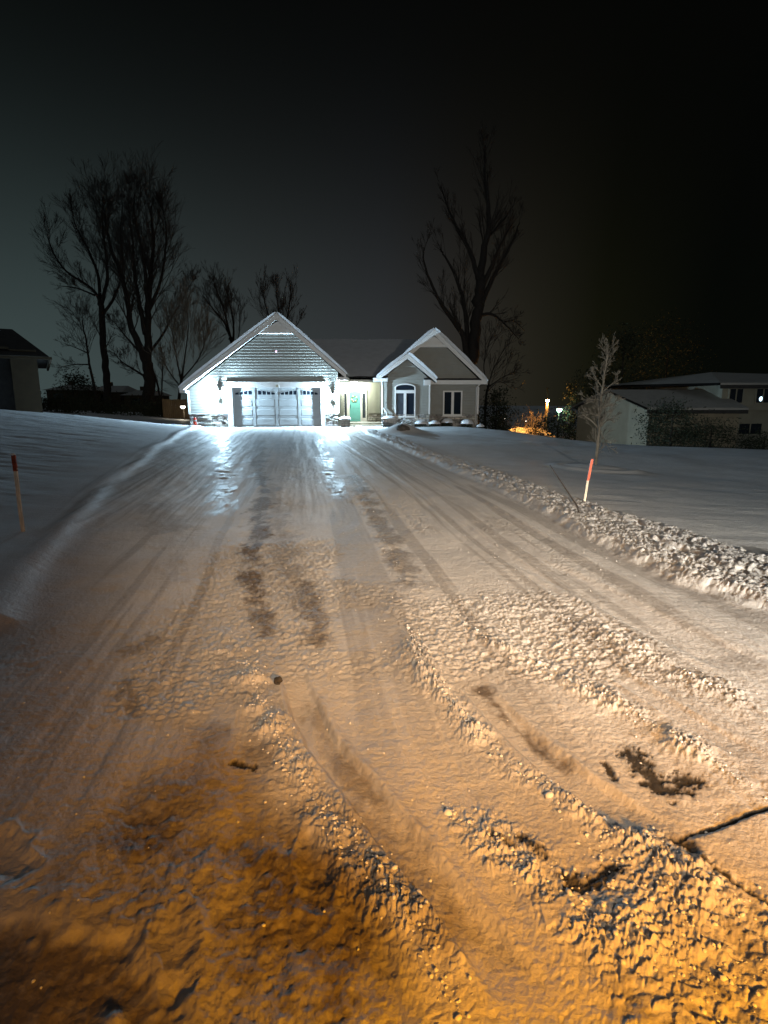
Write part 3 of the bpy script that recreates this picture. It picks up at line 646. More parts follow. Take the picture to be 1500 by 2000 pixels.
dd = MB(); dd.box((X_(683), EY, dz0 + .04), (X_(704), EY + .05, dz1 - .002))
for z0, z1 in ((dz0 + .15, dz0 + .7), (dz0 + .82, dz1 - .15)):
    for ua, ub in ((684.8, 692.5), (694.5, 702.2)): dd.ring([(X_(ua), z0), (X_(ub), z0), (X_(ub), z1), (X_(ua), z1)], [(X_(ua)+.02, z0+.02), (X_(ub)-.02, z0+.02), (X_(ub)-.02, z1-.02), (X_(ua)+.02, z1-.02)], EY - .010, EY)
dd = dd.build('front_door', M['teal'], house)
h_ = MB(); h_.tube([(X_(684.3), EY - .01, dz0 + .85), (X_(684.3), EY - .06, dz0 + .86), (X_(684.3), EY - .06, dz0 + 1.05), (X_(684.3), EY - .01, dz0 + 1.06)], .014); h_.build('door_handle', M['metal'], dd)
for ua, ub, mm_ in ((672.7, 677.5, 'glass2'), (708, 714, 'teal')):
    g_ = MB(); g_.box((X_(ua), EY + .01, dz0 + .25), (X_(ub), EY + .03, dz1 - .1)); o_ = g_.build('sidelight', M['glass2'], house)
    f_ = MB(); f_.box((X_(ua) + .002, EY - .005, dz0), (X_(ub) - .002, EY + .045, dz0 + .25)); f_.build('sidelight_frame', M['trim'], o_); f_ = MB(); f_.box((X_(ua) + .002, EY - .005, dz1 - .1), (X_(ub) - .002, EY + .045, dz1 - .002)); f_.build('sidelight_frame', M['trim'], o_)
wr = thing('wreath', (X_(692.2), EY - .03, ep(692, 779).z), 'round green wreath with pale flowers on the teal front door', 'wreath')
b = MB(); c = ORG['wreath']; b1 = MB()
for k in range(150):
    t = random.random() * 6.283; r_ = .17 + random.gauss(0, .022); p0 = Vector((c.x + r_ * math.cos(t), c.y + random.uniform(-.03, .01), c.z + r_ * math.sin(t))); d = Vector((random.gauss(0,1), random.gauss(0,.6), random.gauss(0,1))).normalized() * .05; e_ = d.cross(Vector((0,1,0))).normalized() * .012
    b.face(p0 - d*.5, p0 + e_, p0 + d*.5, p0 - e_)
b.tube([(c.x + .17 * math.cos(t), c.y, c.z + .17 * math.sin(t)) for t in np.linspace(0, 6.283, 20)], .022, 6); b.build('leaf_ring', M['wreath'], wr)
for t in (.6, 1.9, 3.4, 4.3, 5.3): b1 = MB(); b1.blob((c.x + .165 * math.cos(t), c.y - .035, c.z + .165 * math.sin(t)), (.05, .03, .045), int(t * 9), .3, 9, 6); b1.build('flower', M['flower'], wr, smooth=True)
ce = MB(); ce.box((xa + .01, 33.12, pc), (xb - .01, EY + .1, pc + .08)); ce.build('porch_ceiling', M['trim'], house)
gt = MB(); gt.box((xa + .02, 33.0, pc - .002), (P(733, 745, 33).x, 33.11, P(700, 738, 33).z)); gt.build('porch_fascia', M['trim'], house)
lp = MB(); lp.lathe((-1.75, 34.1, pc - .07), [(.001, 0), (.08, .01), (.12, .04), (.13, .069)], 16); lpo = lp.build('porch_light', M['lampporch'], house, smooth=True); plight('porch_bulb', (-1.75, 34.1, pc - .17), 230, (.92, 1, .80), .06)
stp = MB(); stp.box((xa + .05, 33.4, 0), (xb + .1, EY - .01, dz0 - .01)); stp.box((xa + .05, 32.9, 0), (xb + .1, 33.39, dz0 - .12)); stp.build('porch_step', M['concrete'], house)
sc_ = MB()
for yy, zz, dp in ((32.92, dz0 - .12, .44), (33.42, dz0 - .01, .9)):
    V = []; n_ = 14
    for j in range(5):
        for i in range(n_): x = xa + .1 + (xb - xa) * i / (n_ - 1); V.append((x, yy + dp * j / 4, zz + .002 + (.05 + .03 * vn(np.array(x * 3.), np.array(yy + j)) if 0 < j < 4 and 0 < i < n_ - 1 else 0)))
    sc_.raw(V, [(j*n_+i, j*n_+i+1, (j+1)*n_+i+1, (j+1)*n_+i) for j in range(4) for i in range(n_-1)])
sc_.build('step_snow', M['snowy'], house, smooth=True)
def pillar(u0, u1, vt, Y, lab):
    x0, x1 = P(u0, 820, Y).x, P(u1, 820, Y).x; zt = P(u0, vt, Y).z; zg = H((x0+x1)/2, Y) - .05
    t = thing('stone_pillar', ((x0+x1)/2, Y, zg), lab, 'pillar', 'short stone pillars flanking the porch walk')
    b = MB(); stones(b, x0 + .06, x1 - .06, zg, zt - .06, Y, int(u0)); b.cur = 1; b.box((x0 + .06, Y + .002, zg), (x1 - .06, Y + .5, zt - .06)); b.build('shaft', [M['stone'], M['mortar']], t, tint=True)
    b = MB(); b.box((x0, Y - .07, zt - .06), (x1, Y + .57, zt)); b.build('cap', M['concrete'], t)
    b = MB(); b.blob(((x0+x1)/2, Y + .25, zt), ((x1-x0)/2 + .04, .34, .14), int(u0), .12, 18, 10, flat=0.0); b.build('cap_snow', M['snowy'], t, smooth=True)
pillar(662.5, 684.5, 818.5, 30.55, 'low stone pillar with snowy cap at the right corner of the garage')
pillar(745, 777, 818, 30.6, 'low stone pillar with snowy cap in front of the arched window wall')

# --- right wing
BY, WY = 31.8, 32.8
bl_, br_ = P(745, 790, BY).x, P(839.5, 790, BY).x; wr_ = P(934, 790, WY).x
Ls = P(736, 737.5, 31.4); As = P(796, 690.5, 31.4); Rs = P(852.5, 740.5, 31.4)
Lb = P(743, 738, 32.4); Ab = P(848.5, 642.5, 32.4); Rb = P(952, 745, 32.4)
stw = P(800, 809, BY).z; stw2 = P(880, 809, WY).z
def ul(z): return max(bl_, Ls.x + (As.x - Ls.x) * ((z + .27) - Ls.z) / (As.z - Ls.z))
def ur(z): return min(br_, Rs.x + (As.x - Rs.x) * ((z + .27) - Rs.z) / (As.z - Rs.z))
def bl2(z): return max(bl_ + .2, Lb.x + (Ab.x - Lb.x) * ((z + .27) - Lb.z) / (Ab.z - Lb.z))
def br2(z): return min(wr_, Rb.x + (Ab.x - Rb.x) * ((z + .27) - Rb.z) / (Ab.z - Rb.z))
def BX(u): return P(u, 785, BY).x
def WX(u): return P(u, 785, WY).x
w = MB(); lap(w, ul, ur, stw, As.z - .33, BY, holes=[(BX(771.5), BX(810.5), P(790, 815, BY).z, P(790, 754, BY).z)])
w.prism([(bl_, 0), (br_, 0), (br_, Rs.z - .05), (As.x, As.z - .36), (bl_, Ls.z - .05)], BY + .004, BY + .04)
w.build('wall', M['siding'], house)
for a, c, yb in ((br_ - .1, br_, WY), (bl_, bl_ + .1, 36)):
    w = MB(); w.box((a, BY + .05, 0), (c, yb, 2.9)); w.build('wall', M['siding'], house)
w = MB(); lap(w, bl2, br2, stw2, Ab.z - .33, WY, holes=[(WX(865) + .02, WX(902.6) - .02, P(880, 812, WY).z, P(880, 763, WY).z)]); w.prism([(bl_ + .2, 0), (wr_, 0), (wr_, Rb.z - .05), (Ab.x, Ab.z - .36), (bl_ + .2, Lb.z)], WY + .004, WY + .04)
w.build('wall', M['siding'], house)
w = MB(); w.box((wr_ - .1, WY + .05, -.4), (wr_, 43, 2.75)); w.build('wall', M['siding'], house)
w = MB(); w.box((xl_w, 43, -.4), (wr_, 43.1, 2.75)); w.build('wall', M['siding'], house)
st = MB(); stones(st, bl_, br_, -.1, stw, BY - .01, 7); st.build('stone_base', [M['stone'], M['mortar']], house, tint=True)
st = MB(); stones(st, br_ + .0, wr_, -.3, stw2, WY - .01, 8); st.build('stone_base', [M['stone'], M['mortar']], house, tint=True)
for a, c in (((br_ - .07, BY - .035, stw), (br_ + .01, BY + .03, Rs.z - .3)), ((wr_ - .07, WY - .035, stw2), (wr_ + .02, WY + .04, Rb.z - .3)), ((bl_ - .01, BY - .035, stw), (bl_ + .07, BY + .03, Ls.z - .2))):
    b = MB(); b.box(a, c); b.build('corner_board', M['trim'], house)
gable_roof(house, (Ls.x, Ls.z), (As.x, As.z), (Rs.x, Rs.z), 31.4, 36.5, board=.22, seed=5)
gable_roof(house, (Lb.x, Lb.z), (Ab.x, Ab.z), (Rb.x, Rb.z), 32.4, 41, board=.26, seed=9)
sf = MB()
# eave returns, horizontal frieze under the big gable
sf.box((P(729, 745, 31.3).x, 31.42, P(740, 745, 31.4).z), (P(757, 745, 31.4).x, BY - .021, P(740, 738.5, 31.4).z)); sf.build('eave_return', M['trim'], house); sf = MB()
sf.box((P(828.5, 745, 31.4).x, 31.42, P(830, 752, 31.4).z), (P(841, 745, 31.4).x, BY - .021, P(830, 742, 31.4).z)); sf.build('eave_return', M['trim'], house); sf = MB()
sf.box((P(841, 745, 32.4).x, 32.42, P(880, 750.5, 32.4).z), (P(950, 745, 32.4).x, WY - .021, P(880, 742.5, 32.4).z)); sf.build('frieze_board', M['trim'], house)
for (u0, u1, v, y0, y1) in ((744, 757, 738, 31.4, BY - .022), (829, 842, 741.5, 31.4, BY - .022), (843, 948, 742, 32.4, WY - .022)):
    x0, x1, z = P(u0, v, y0).x, P(u1, v, y0).x, P(u0, v, y0).z + .004
    pr = MB(); pr.raw([(x0, y0, z), (x1, y0, z), (x1, y1, z + .10), (x0, y1, z + .10), (x0, y1, z), (x1, y1, z)], [(0,1,2,3), (0,3,4), (1,5,2), (0,4,5,1)]); pr.build('return_roof', M['shingle'], house)
z1, z2 = P(840, 678, 32.45).z, P(840, 672, 32.45).z
def uxb(z, p): return p.x + (Ab.x - p.x) * (z + .2 - p.z) / (Ab.z - p.z)
cb = MB(); cb.prism([(uxb(z1, Lb), z1), (uxb(z1, Rb), z1), (uxb(z2, Rb), z2), (uxb(z2, Lb), z2)], 32.46, WY - .021); cb.build('collar_board', M['trim'], house)
pk = MB(); pk.prism([(uxb(z2, Lb), z2 + .002), (uxb(z2, Rb), z2 + .002), (Ab.x, Ab.z - .36)], 32.6, WY - .022); pk.build('gable_peak_panel', M['trim'], house)
# arched window
def arch(x0, x1, z0, zs, zt, n=12):
    cx_ = (x0 + x1) / 2; hw = (x1 - x0) / 2; r = [(x0, z0), (x1, z0)]
    for i in range(n + 1): t = math.pi * i / n; r.append((cx_ + hw * math.cos(t), zs + (zt - zs) * math.sin(t)))
    return r
x0, x1 = BX(770.7), BX(811.3); z0, zs, zt = P(790, 815.5, BY).z, P(790, 757, BY).z, P(790, 749, BY).z
fo = MB(); fo.ring(arch(x0, x1, z0, zs, zt), arch(x0 + .07, x1 - .07, z0 + .09, zs, zt - .07), BY - .07, BY + .004)
za, zc = P(790, 768, BY).z, P(790, 762, BY).z; fo.box((x0 + .07, BY - .06, za), (x1 - .07, BY + .003, zc)); xm = (x0 + x1) / 2; fo.box((xm - .075, BY - .06, z0 + .09), (xm + .075, BY + .003, za - .002))
fo = fo.build('arched_window', M['trim'], house)
g_ = MB(); g_.prism(arch(x0 + .07, x1 - .07, zc, zs, zt - .07), BY - .028, BY - .022); g_.build('transom_pane', M['glass'], fo)
g_ = MB(); g_.box((x0 + .07, BY - .028, z0 + .09), (xm - .075, BY - .022, za)); g_.build('window_pane', M['glass2'], fo)
g_ = MB(); g_.box((xm + .075, BY - .028, z0 + .09), (x1 - .07, BY - .022, za)); g_.build('window_pane', M['glass'], fo)
x0, x1 = WX(865), WX(902.6); z0, z1 = P(880, 812, WY).z, P(880, 763, WY).z; xm = (x0 + x1) / 2
fo = MB(); R4 = lambda a, b, c, d: [(a, c), (b, c), (b, d), (a, d)]
fo.ring(R4(x0, x1, z0, z1), R4(x0 + .08, x1 - .08, z0 + .09, z1 - .08), WY - .07, WY - .001); fo.box((xm - .075, WY - .06, z0 + .09), (xm + .075, WY - .002, z1 - .08)); fo.box((x0 - .04, WY - .11, z0 - .04), (x1 + .04, WY - .002, z0 - .002)); fo = fo.build('window', M['trim'], house)
for a, c in ((x0 + .08, xm - .075), (xm + .075, x1 - .08)):
    g_ = MB(); g_.box((a, WY - .028, z0 + .09), (c, WY - .022, z1 - .08)); g_.build('window_pane', M['glass'], fo)
# downspouts
ds = MB(); X0 = P(747, 770, 31.7).x; ds.tube([(X0, 31.65, P(747, 744, 31.7).z), (X0, 31.66, P(747, 795, 31.7).z), (X0 + .25, 31.6, P(747, 806, 31.7).z), (X0 + .28, 31.6, P(747, 816, 31.7).z)], .045, 6); ds.build('downspout', M['trim'], house, smooth=True)
ds = MB(); X0 = P(929.5, 790, WY).x; ds.tube([(X0 + .18, 32.45, P(932, 749, 32.5).z), (X0, WY - .09, P(932, 757, WY).z), (X0, WY - .09, P(932, 836, WY).z)], .045, 6); ds.build('downspout', M['trim'], house, smooth=True)
# main roof between the blocks
mr = MB(); ez = P(700, 738, 33.0).z; rz = 5.75; x0, x1 = -9.5, Ab.x
mr.raw([(xr_w - .3, 33.0, ez), (xb + 1.2, 33.0, ez), (x1, 40, rz), (x0, 40, rz), (x0, 47, ez - .3), (x1 + 1, 47, ez - .3), (xl_w, 40, ez - .3)], [(0,1,2,3), (3,2,5,4)])
mr.raw([(xr_w - .3, 33.0, ez - .1), (xb + 1.2, 33.0, ez - .1), (xb + 1.2, 33.0, ez), (xr_w - .3, 33.0, ez)], [(0,1,2,3)])
mro = mr.build('roof', M['shingle'], house)
s = MB(); V = []; nx, ny = 30, 14
for j in range(ny + 1):
    for i in range(nx + 1):
        t = j / ny; xa_ = (xr_w - .3) * (1 - t) + x0 * t; xb_ = (xb + 1.2) * (1 - t) + x1 * t; x = xa_ + (xb_ - xa_) * i / nx; y = 32.98 + 7.02 * t
        V.append((x, y, ez + (rz - ez) * t + .03 + .10 * float(fbm(np.array(x * .8), np.array(y * .8), 4, 3))))
s.raw(V, [(j*(nx+1)+i, j*(nx+1)+i+1, (j+1)*(nx+1)+i+1, (j+1)*(nx+1)+i) for j in range(ny) for i in range(nx)]); s.build('roof_snow', M['roofsnow'], mro, smooth=True)
#PART4
# ------------------------------------------------------------------ trees
def grow(mb, p, d, L, r, lvl, up=.25, spread=.6, nch=6, rs=random, k=3, minr=.004):
    n = 5 if lvl > 1 else 4; pts = [p]; rad = [r]; q = Vector(p); d = Vector(d).normalized(); seg = L / n
    for i in range(n):
        d = (d + Vector((rs.gauss(0, .10), rs.gauss(0, .10), rs.gauss(0, .06) + up * .35))).normalized(); q = q + d * seg; pts.append(q.copy()); rad.append(max(minr, r * (1 - .8 * (i + 1) / n)))
    mb.tube(pts, rad, k if lvl < 2 else 4, cap=False)
    if lvl <= 0: return
    for c in range(nch):
        t = rs.uniform(.18, .98); i = min(int(t * n), n - 1); b = pts[i].lerp(pts[i+1], t * n - i); dd = (pts[i+1] - pts[i]).normalized()
        ax = Vector((rs.gauss(0,1), rs.gauss(0,1), rs.gauss(0,1))).normalized(); s = dd.cross(ax).normalized()
        nd = (dd + s * rs.uniform(.35, 1) * spread * 1.2 + Vector((0, 0, up * .5))).normalized()
        grow(mb, b, nd, L * rs.uniform(.38, .62) * (1.15 - .5 * t), max(minr, r * (1 - .75 * t) * .55), lvl - 1, up, spread, max(3, nch - 1), rs, k, minr)
def tree(name, label, Y, limbs, group=None, mats=('bark', 'twig'), up=.25, spread=.5, nch=6, lvl=2, ll=.45, den=1.6, t0=.55, la=.5, seed=1, cat='tree', basez=None, minr=.0075, k=3, vs=1.0):
    """limbs: list of (pixel points, r0, r1 metres, side branches, depth drift) traced from the crown's skeleton"""
    rs = random.Random(seed); f0 = limbs[0][0][0]; p0 = P(f0[0], f0[1], Y)
    z0 = float(base(p0.x, Y)) - .2 if basez is None else basez
    t = thing(name, (p0.x, Y, z0), label, cat, group)
    tm = MB(); cm = MB()
    for li, (px, r0, r1, ns, dep) in enumerate(limbs):
        n = len(px); pts = []
        for i, (u, v) in enumerate(px): v = 800 + (v - 800) * vs; pts.append(P(u, v, Y + dep * (i / max(1, n - 1)) ** 1.2))
        if li == 0: pts = [Vector((pts[0].x, pts[0].y, z0))] + pts
        # smooth the polyline
        fine = []; m_ = len(pts)
        for i in range(m_ - 1):
            a, b, c, d = pts[max(i-1,0)], pts[i], pts[i+1], pts[min(i+2,m_-1)]
            for s in range(4):
                x = s / 4; fine.append(.5 * ((2*b) + (c-a)*x + (2*a-5*b+4*c-d)*x*x + (3*b-a-3*c+d)*x**3) + (Vector((rs.gauss(0,1), rs.gauss(0,1), 0)) * r0 * .10 if s else Vector()))
        fine.append(pts[-1]); N = len(fine)
        rad = [r0 + (r1 - r0) * (i / (N - 1)) ** .8 for i in range(N)]
        if li == 0: rad[0] *= 1.35
        tm.tube(fine, rad, 8)
        tot = sum((fine[i+1] - fine[i]).length for i in range(N - 1))
        for c in range(int(ns * den)):
            tt = rs.uniform(.15 if li else t0, 1.0); i = min(int(tt * (N - 1)), N - 2); b = fine[i].lerp(fine[i+1], tt * (N - 1) - i); dd = (fine[i+1] - fine[i]).normalized()
            ax = Vector((rs.gauss(0,1), rs.gauss(0,1), rs.gauss(0,1))).normalized(); s_ = dd.cross(ax).normalized()
            nd = dd + s_ * rs.uniform(.3, 1.1) * spread * 1.3 + Vector((0, 0, up))
            grow(cm, b, nd, (tot * ll * 1.5 + la) * rs.uniform(.4, 1.05) * (1.15 - .6 * tt), max(minr * 1.5, rad[i] * .26), lvl, up, spread, nch, rs, k, minr)
    tm.build('trunk', M[mats[0]], t, smooth=True); cm.build('crown', M[mats[1]], t); return t
BG = 'bare trees standing behind the house'
tree('bare_tree', 'bare tall tree with one slim straight trunk left of the forked giant', 50, [
 ([(213,800),(208,740),(203,680),(199,600),(196,575)], .36, .22, 3, 0),
 ([(197,590),(190,560),(165,535),(130,510),(104,470),(92,430)], .17, .03, 15, -2),
 ([(196,575),(192,520),(175,470),(150,420),(140,380)], .16, .03, 16, 2),
 ([(198,580),(210,520),(205,460),(200,400),(205,355)], .17, .03, 18, -1),
 ([(201,600),(225,560),(240,500),(235,430),(240,370)], .14, .03, 14, 2),
 ([(185,560),(150,545),(115,540)], .09, .02, 8, 1)], BG, up=.16, spread=.62, seed=11, ll=.34, nch=7, vs=.93)
tree('bare_tree', 'tallest bare tree on the left, with a forked trunk and wide fan crown', 48, [
 ([(292,800),(291,760),(290,730),(288,700)], .52, .42, 0, 0),
 ([(290,715),(270,660),(255,620),(248,560),(235,510),(215,450),(205,400),(200,350)], .34, .04, 24, -2),
 ([(289,705),(288,640),(290,570),(294,520),(300,450),(296,390),(300,350)], .36, .04, 24, 1),
 ([(284,640),(270,560),(262,500),(258,430),(250,370)], .22, .03, 18, 2),
 ([(290,600),(285,520),(275,450),(262,380),(262,340)], .2, .03, 18, -3),
 ([(292,680),(318,640),(338,600),(355,570),(368,540)], .13, .025, 14, 1),
 ([(290,590),(310,540),(322,480),(325,420),(318,370)], .16, .03, 18, -2),
 ([(290,735),(262,715),(240,700),(222,680)], .12, .02, 12, 2),
 ([(292,700),(306,740),(314,775),(318,700),(312,650)], .12, .02, 8, 1),
 ([(275,680),(250,650),(235,630),(222,612)], .1, .02, 10, -1)], BG, up=.14, spread=.62, seed=12, ll=.27, nch=7, vs=.92)
tree('small_bare_tree', 'small slender bare tree leaning left at the edge of the dark yard', 46, [
 ([(190,785),(182,745),(174,710),(169,670),(163,640),(160,620)], .16, .03, 22, 0),
 ([(172,690),(150,680),(128,672)], .06, .015, 7, 1), ([(172,712),(145,712),(112,718)], .06, .015, 7, -1)], BG, up=.12, spread=.75, seed=13, ll=.30, nch=5, lvl=2)
tree('bushy_bare_tree', 'low bushy bare tree glowing brown beside the garage roof', 44, [
 ([(348,800),(352,760),(356,730)], .14, .10, 2, 0),
 ([(354,745),(345,700),(338,660),(335,625)], .07, .02, 18, 1), ([(356,735),(362,690),(368,640),(365,605)], .07, .02, 18, -1),
 ([(356,740),(385,705),(400,670),(405,640)], .06, .02, 16, 1), ([(352,755),(330,725),(318,700)], .06, .02, 10, 0)], BG, up=.25, spread=.55, seed=14, ll=.42, nch=6, mats=('bark', 'frost'))
tree('bare_tree', 'bare tree leaning left above the garage roof', 56, [
 ([(466,800),(462,720),(455,655),(448,640)], .30, .20, 0, 0),
 ([(455,660),(440,610),(415,575),(395,545)], .14, .03, 16, 2), ([(452,645),(442,600),(432,560),(418,520)], .13, .03, 16, -2), ([(456,650),(455,600),(448,560),(440,530)], .12, .02, 12, 1),
 ([(460,680),(468,620),(466,570)], .07, .02, 6, 0)], BG, up=.16, spread=.55, seed=15, ll=.36, vs=.88)
tree('bare_tree', 'cluster of upright bare stems showing just over the garage ridge', 54, [
 ([(545,800),(545,700),(545,640)], .26, .20, 0, 0),
 ([(545,660),(530,610),(518,565),(515,535)], .11, .03, 12, 1), ([(545,650),(545,600),(542,560),(540,535)], .11, .03, 12, -1), ([(547,650),(560,600),(566,560),(568,530)], .11, .03, 12, 1), ([(548,655),(575,620),(588,595)], .08, .02, 8, 0)], BG, up=.22, spread=.45, seed=16, ll=.34, vs=.88)
tree('giant_bare_tree', 'giant dark bare tree with arching limbs behind the right gable', 46, [
 ([(922,800),(918,740),(922,700),(927,650),(933,600),(936,560),(938,530)], .60, .36, 0, 0),
 ([(938,540),(945,480),(955,430),(952,370),(946,310),(948,262)], .34, .04, 22, -1),
 ([(934,535),(918,480),(892,430),(875,390),(862,350)], .22, .04, 16, 1),
 ([(912,700),(905,650),(886,620),(862,585),(845,550),(828,500),(828,470)], .28, .04, 16, -2),
 ([(915,730),(912,640),(905,580),(890,530),(870,490),(860,475)], .26, .04, 14, 2),
 ([(935,600),(955,550),(980,500),(1000,460),(1015,420)], .26, .04, 18, 1),
 ([(938,560),(960,510),(975,470),(990,440),(1002,420)], .22, .04, 14, -2),
 ([(952,450),(970,430),(990,405),(1005,380)], .12, .03, 12, 1),
 ([(930,612),(955,605),(975,615),(995,635),(1012,655)], .16, .03, 12, -1),
 ([(985,622),(1005,620),(1025,640)], .07, .02, 8, 1)], BG, up=.16, spread=.5, seed=17, ll=.20, nch=6, den=1.0, vs=.96)
tree('bare_shrub', 'tangle of bare twigs reaching up past the right corner of the house', 42, [
 ([(948,800),(950,770),(955,750)], .10, .08, 0, 0),
 ([(952,760),(962,725),(980,690),(1000,665)], .05, .015, 16, 0), ([(953,760),(945,720),(950,685),(962,655)], .05, .015, 14, 1), ([(955,755),(985,735),(1010,725)], .05, .015, 14, -1), ([(952,765),(975,745),(1000,760)], .04, .015, 10, 1)], None, up=.12, spread=.7, seed=18, ll=.5, nch=4, den=.7, minr=.011, mats=('bark', 'twig'), cat='shrub')
tx, ty = G(1162, 916)
tree('young_tree', 'slim young tree with frosted pale twigs in a snowy ring on the right lawn', ty, [
 ([(1162,916),(1166,880),(1170,838),(1171,800),(1176,760),(1182,720),(1188,690)], .055, .018, 26, 0),
 ([(1170,838),(1155,822),(1140,812),(1132,806)], .026, .008, 5, .1), ([(1169,812),(1155,808),(1140,802)], .022, .007, 5, -.3), ([(1173,780),(1155,780),(1135,778)], .016, .006, 5, .2),
 ([(1170,836),(1185,822),(1200,816)], .022, .007, 6, .3), ([(1178,765),(1192,752),(1205,742)], .02, .007, 5, -.3), ([(1178,760),(1166,742),(1158,728)], .018, .006, 5, .3), ([(1172,800),(1190,792),(1208,780)], .018, .006, 6, .4), ([(1170,840),(1182,862),(1192,884)], .014, .004, 2, -.2)],
 None, up=.10, spread=.75, seed=19, ll=.12, den=1.5, t0=.22, la=.28, nch=5, lvl=2, mats=('frost', 'frost'), basez=H(tx, ty) - .05, minr=.0045)

def evergreen(name, label, u, vt, vb, wpx, Y, n=2600, seed=1, shape='cone', group=None, cat='evergreen', leaf=.16, matn='ever', gap=.25):
    rs = random.Random(seed); c = P(u, vb, Y); top = P(u, vt, Y).z; z0 = float(base(c.x, Y)) - .1; Hh = top - z0; W = wpx / F * Y / 2
    t = thing(name, (c.x, Y, z0), label, cat, group)
    tm = MB(); tm.tube([(c.x, Y, z0), (c.x, Y, z0 + Hh * .85)], [max(.05, W * .06), .02], 6); tm.build('trunk', M['bark'], t)
    lm = MB(); cl = [(rs.random(), rs.random() * 6.28, rs.uniform(.45, 1)) for _ in range(max(26, n // 45))]
    for h, a, rr_ in cl:
        prof = {'cone': (1 - h) ** .8 * .95 + .06, 'round': math.sqrt(max(0, 1 - (2 * h - 1) ** 2)) * .95 + .08, 'column': (1 - h ** 4) * .9 + .08}[shape]
        cc = Vector((c.x + math.cos(a) * W * prof * rr_, Y + math.sin(a) * W * prof * rr_, z0 + Hh * (.03 + .95 * h))); cr = W * rs.uniform(.18, .36)
        for _ in range(n // len(cl)):
            p = cc + Vector((rs.gauss(0, cr), rs.gauss(0, cr), rs.gauss(0, cr * .7))); d = Vector((rs.gauss(0,1), rs.gauss(0,1), rs.gauss(-.1,.8))).normalized() * leaf * rs.uniform(.6, 1.4); e_ = d.cross(Vector((rs.gauss(0,1), rs.gauss(0,1), rs.gauss(0,1)))).normalized() * leaf * .28
            if p.z < z0: p.z = z0 + .02
            lm.face(p - d * .5, p + e_, p + d * .5, p - e_)
    lm.build('crown', M[matn], t); return t
evergreen('evergreen_tree', 'dark rounded evergreen at the right corner of the house', 968, 765, 838, 62, 40, 2600, 31, 'round')
evergreen('evergreen_tree', 'dark reddish rounded evergreen behind the young tree', 1160, 726, 850, 92, 40, 3200, 32, 'round')
evergreen('tall_evergreen', 'tall ragged speckled evergreen rising above the neighbour wall', 1205, 632, 860, 96, 41, 4200, 33, 'column', leaf=.2)
evergreen('tall_evergreen', 'broad black evergreen behind the neighbouring roof', 1290, 625, 850, 130, 52, 4200, 34, 'round', leaf=.26)
evergreen('hedge', 'low black hedge between the path light and the neighbour', 1088, 812, 862, 88, 38, 2600, 35, 'round', cat='hedge', leaf=.14)
evergreen('bush', 'big dark bush hiding the front corner of the neighbouring house', 1308, 792, 880, 104, 28.6, 3000, 36, 'round', cat='bush', leaf=.12)
evergreen('bush', 'low dark bush below the neighbouring upper windows', 1385, 828, 884, 96, 28.8, 2200, 37, 'round', cat='bush', leaf=.1)
evergreen('bush', 'dark bush at the right edge of the photo', 1490, 848, 886, 90, 28.4, 1600, 38, 'round', cat='bush', leaf=.1)
evergreen('evergreen_tree', 'narrow dim tree right of the green street lamp', 1112, 745, 850, 34, 60, 1400, 39, 'column', leaf=.2)
evergreen('round_tree', 'round dim treetop over the far left rooftops', 145, 732, 790, 66, 84, 2600, 40, 'round', leaf=.3)
for (u, vt, vb, wp, sd, lab) in ((112,782,815,80,41,'black hedge beside the brown house'), (182,786,808,96,42,'black hedge under the slim bare tree'), (262,792,808,96,43,'black hedge at the foot of the forked giant tree'), (318,790,806,50,44,'short black hedge next to the wooden fence')):
    evergreen('hedge', lab, u, vt, vb, wp, 45 if u > 150 else 38, 1800, sd, 'column', cat='hedge', leaf=.16, group='dark hedges along the back of the left yard')
# orange lit bare bushes
for (u, v, w_, sd, Y, lab) in ((1000, 838, 46, 51, 44, 'bare bush glowing orange at the foot of the lamp-lit bank'), (1040, 836, 40, 52, 46, 'pale arching bare twigs above the orange lit snow'), (972, 842, 40, 53, 43, 'low bare bush beside the house corner lit orange from behind')):
    c = P(u, v, Y); z0 = float(base(c.x, Y)) - .05; t = thing('bare_bush', (c.x, Y, z0), lab, 'bush', 'bare bushes lit by the street lamp'); rs = random.Random(sd); m_ = MB()
    for _ in range(26): grow(m_, Vector((c.x + rs.uniform(-.5, .5), Y + rs.uniform(-.4, .4), z0)), Vector((rs.uniform(-.8, .8), rs.uniform(-.5, .5), 1)), rs.uniform(1.0, 2.6), .022, 1, .05, .7, 5, rs, 3, .008)
    m_.build('branches', M['frost'], t)

# ------------------------------------------------------------------ shrubs and snow by the front wall
t0 = G(794, 838)
def frosted_shrub(u, v, w_, h_, label, seed):
    x, y = G(u, v); z0 = H(x, y) - .06; t = thing('snowy_shrub', (x, y, z0), label, 'shrub', 'snow covered shrubs along the front wall'); rs = random.Random(seed); m_ = MB(); s_ = MB()
    for _ in range(26): grow(m_, Vector((x, y, z0)), Vector((rs.uniform(-1, 1) * w_, rs.uniform(-.6, .6), h_ * rs.uniform(.6, 1.1))), rs.uniform(.5, .8) * (h_ + w_) * .5, .013, 1, .12, .6, 4, rs, 3, .008)
    for _ in range(34):
        a = rs.random() * 6.28; q = rs.random() ** .5; s_.blob((x + math.cos(a) * w_ * .5 * q, y + math.sin(a) * .3 * q, z0 + h_ * rs.uniform(.25, .95) * (1 - .45 * q)), (rs.uniform(.03, .08), rs.uniform(.03, .07), rs.uniform(.02, .045)), int(rs.random() * 99), .3, 7, 5)
    m_.build('branches', M['frost'], t); s_.build('snow_cap', M['snowy'], t, smooth=True)
frosted_shrub(795, 834, .75, .62, 'twiggy shrub thick with frost below the arched window', 1)
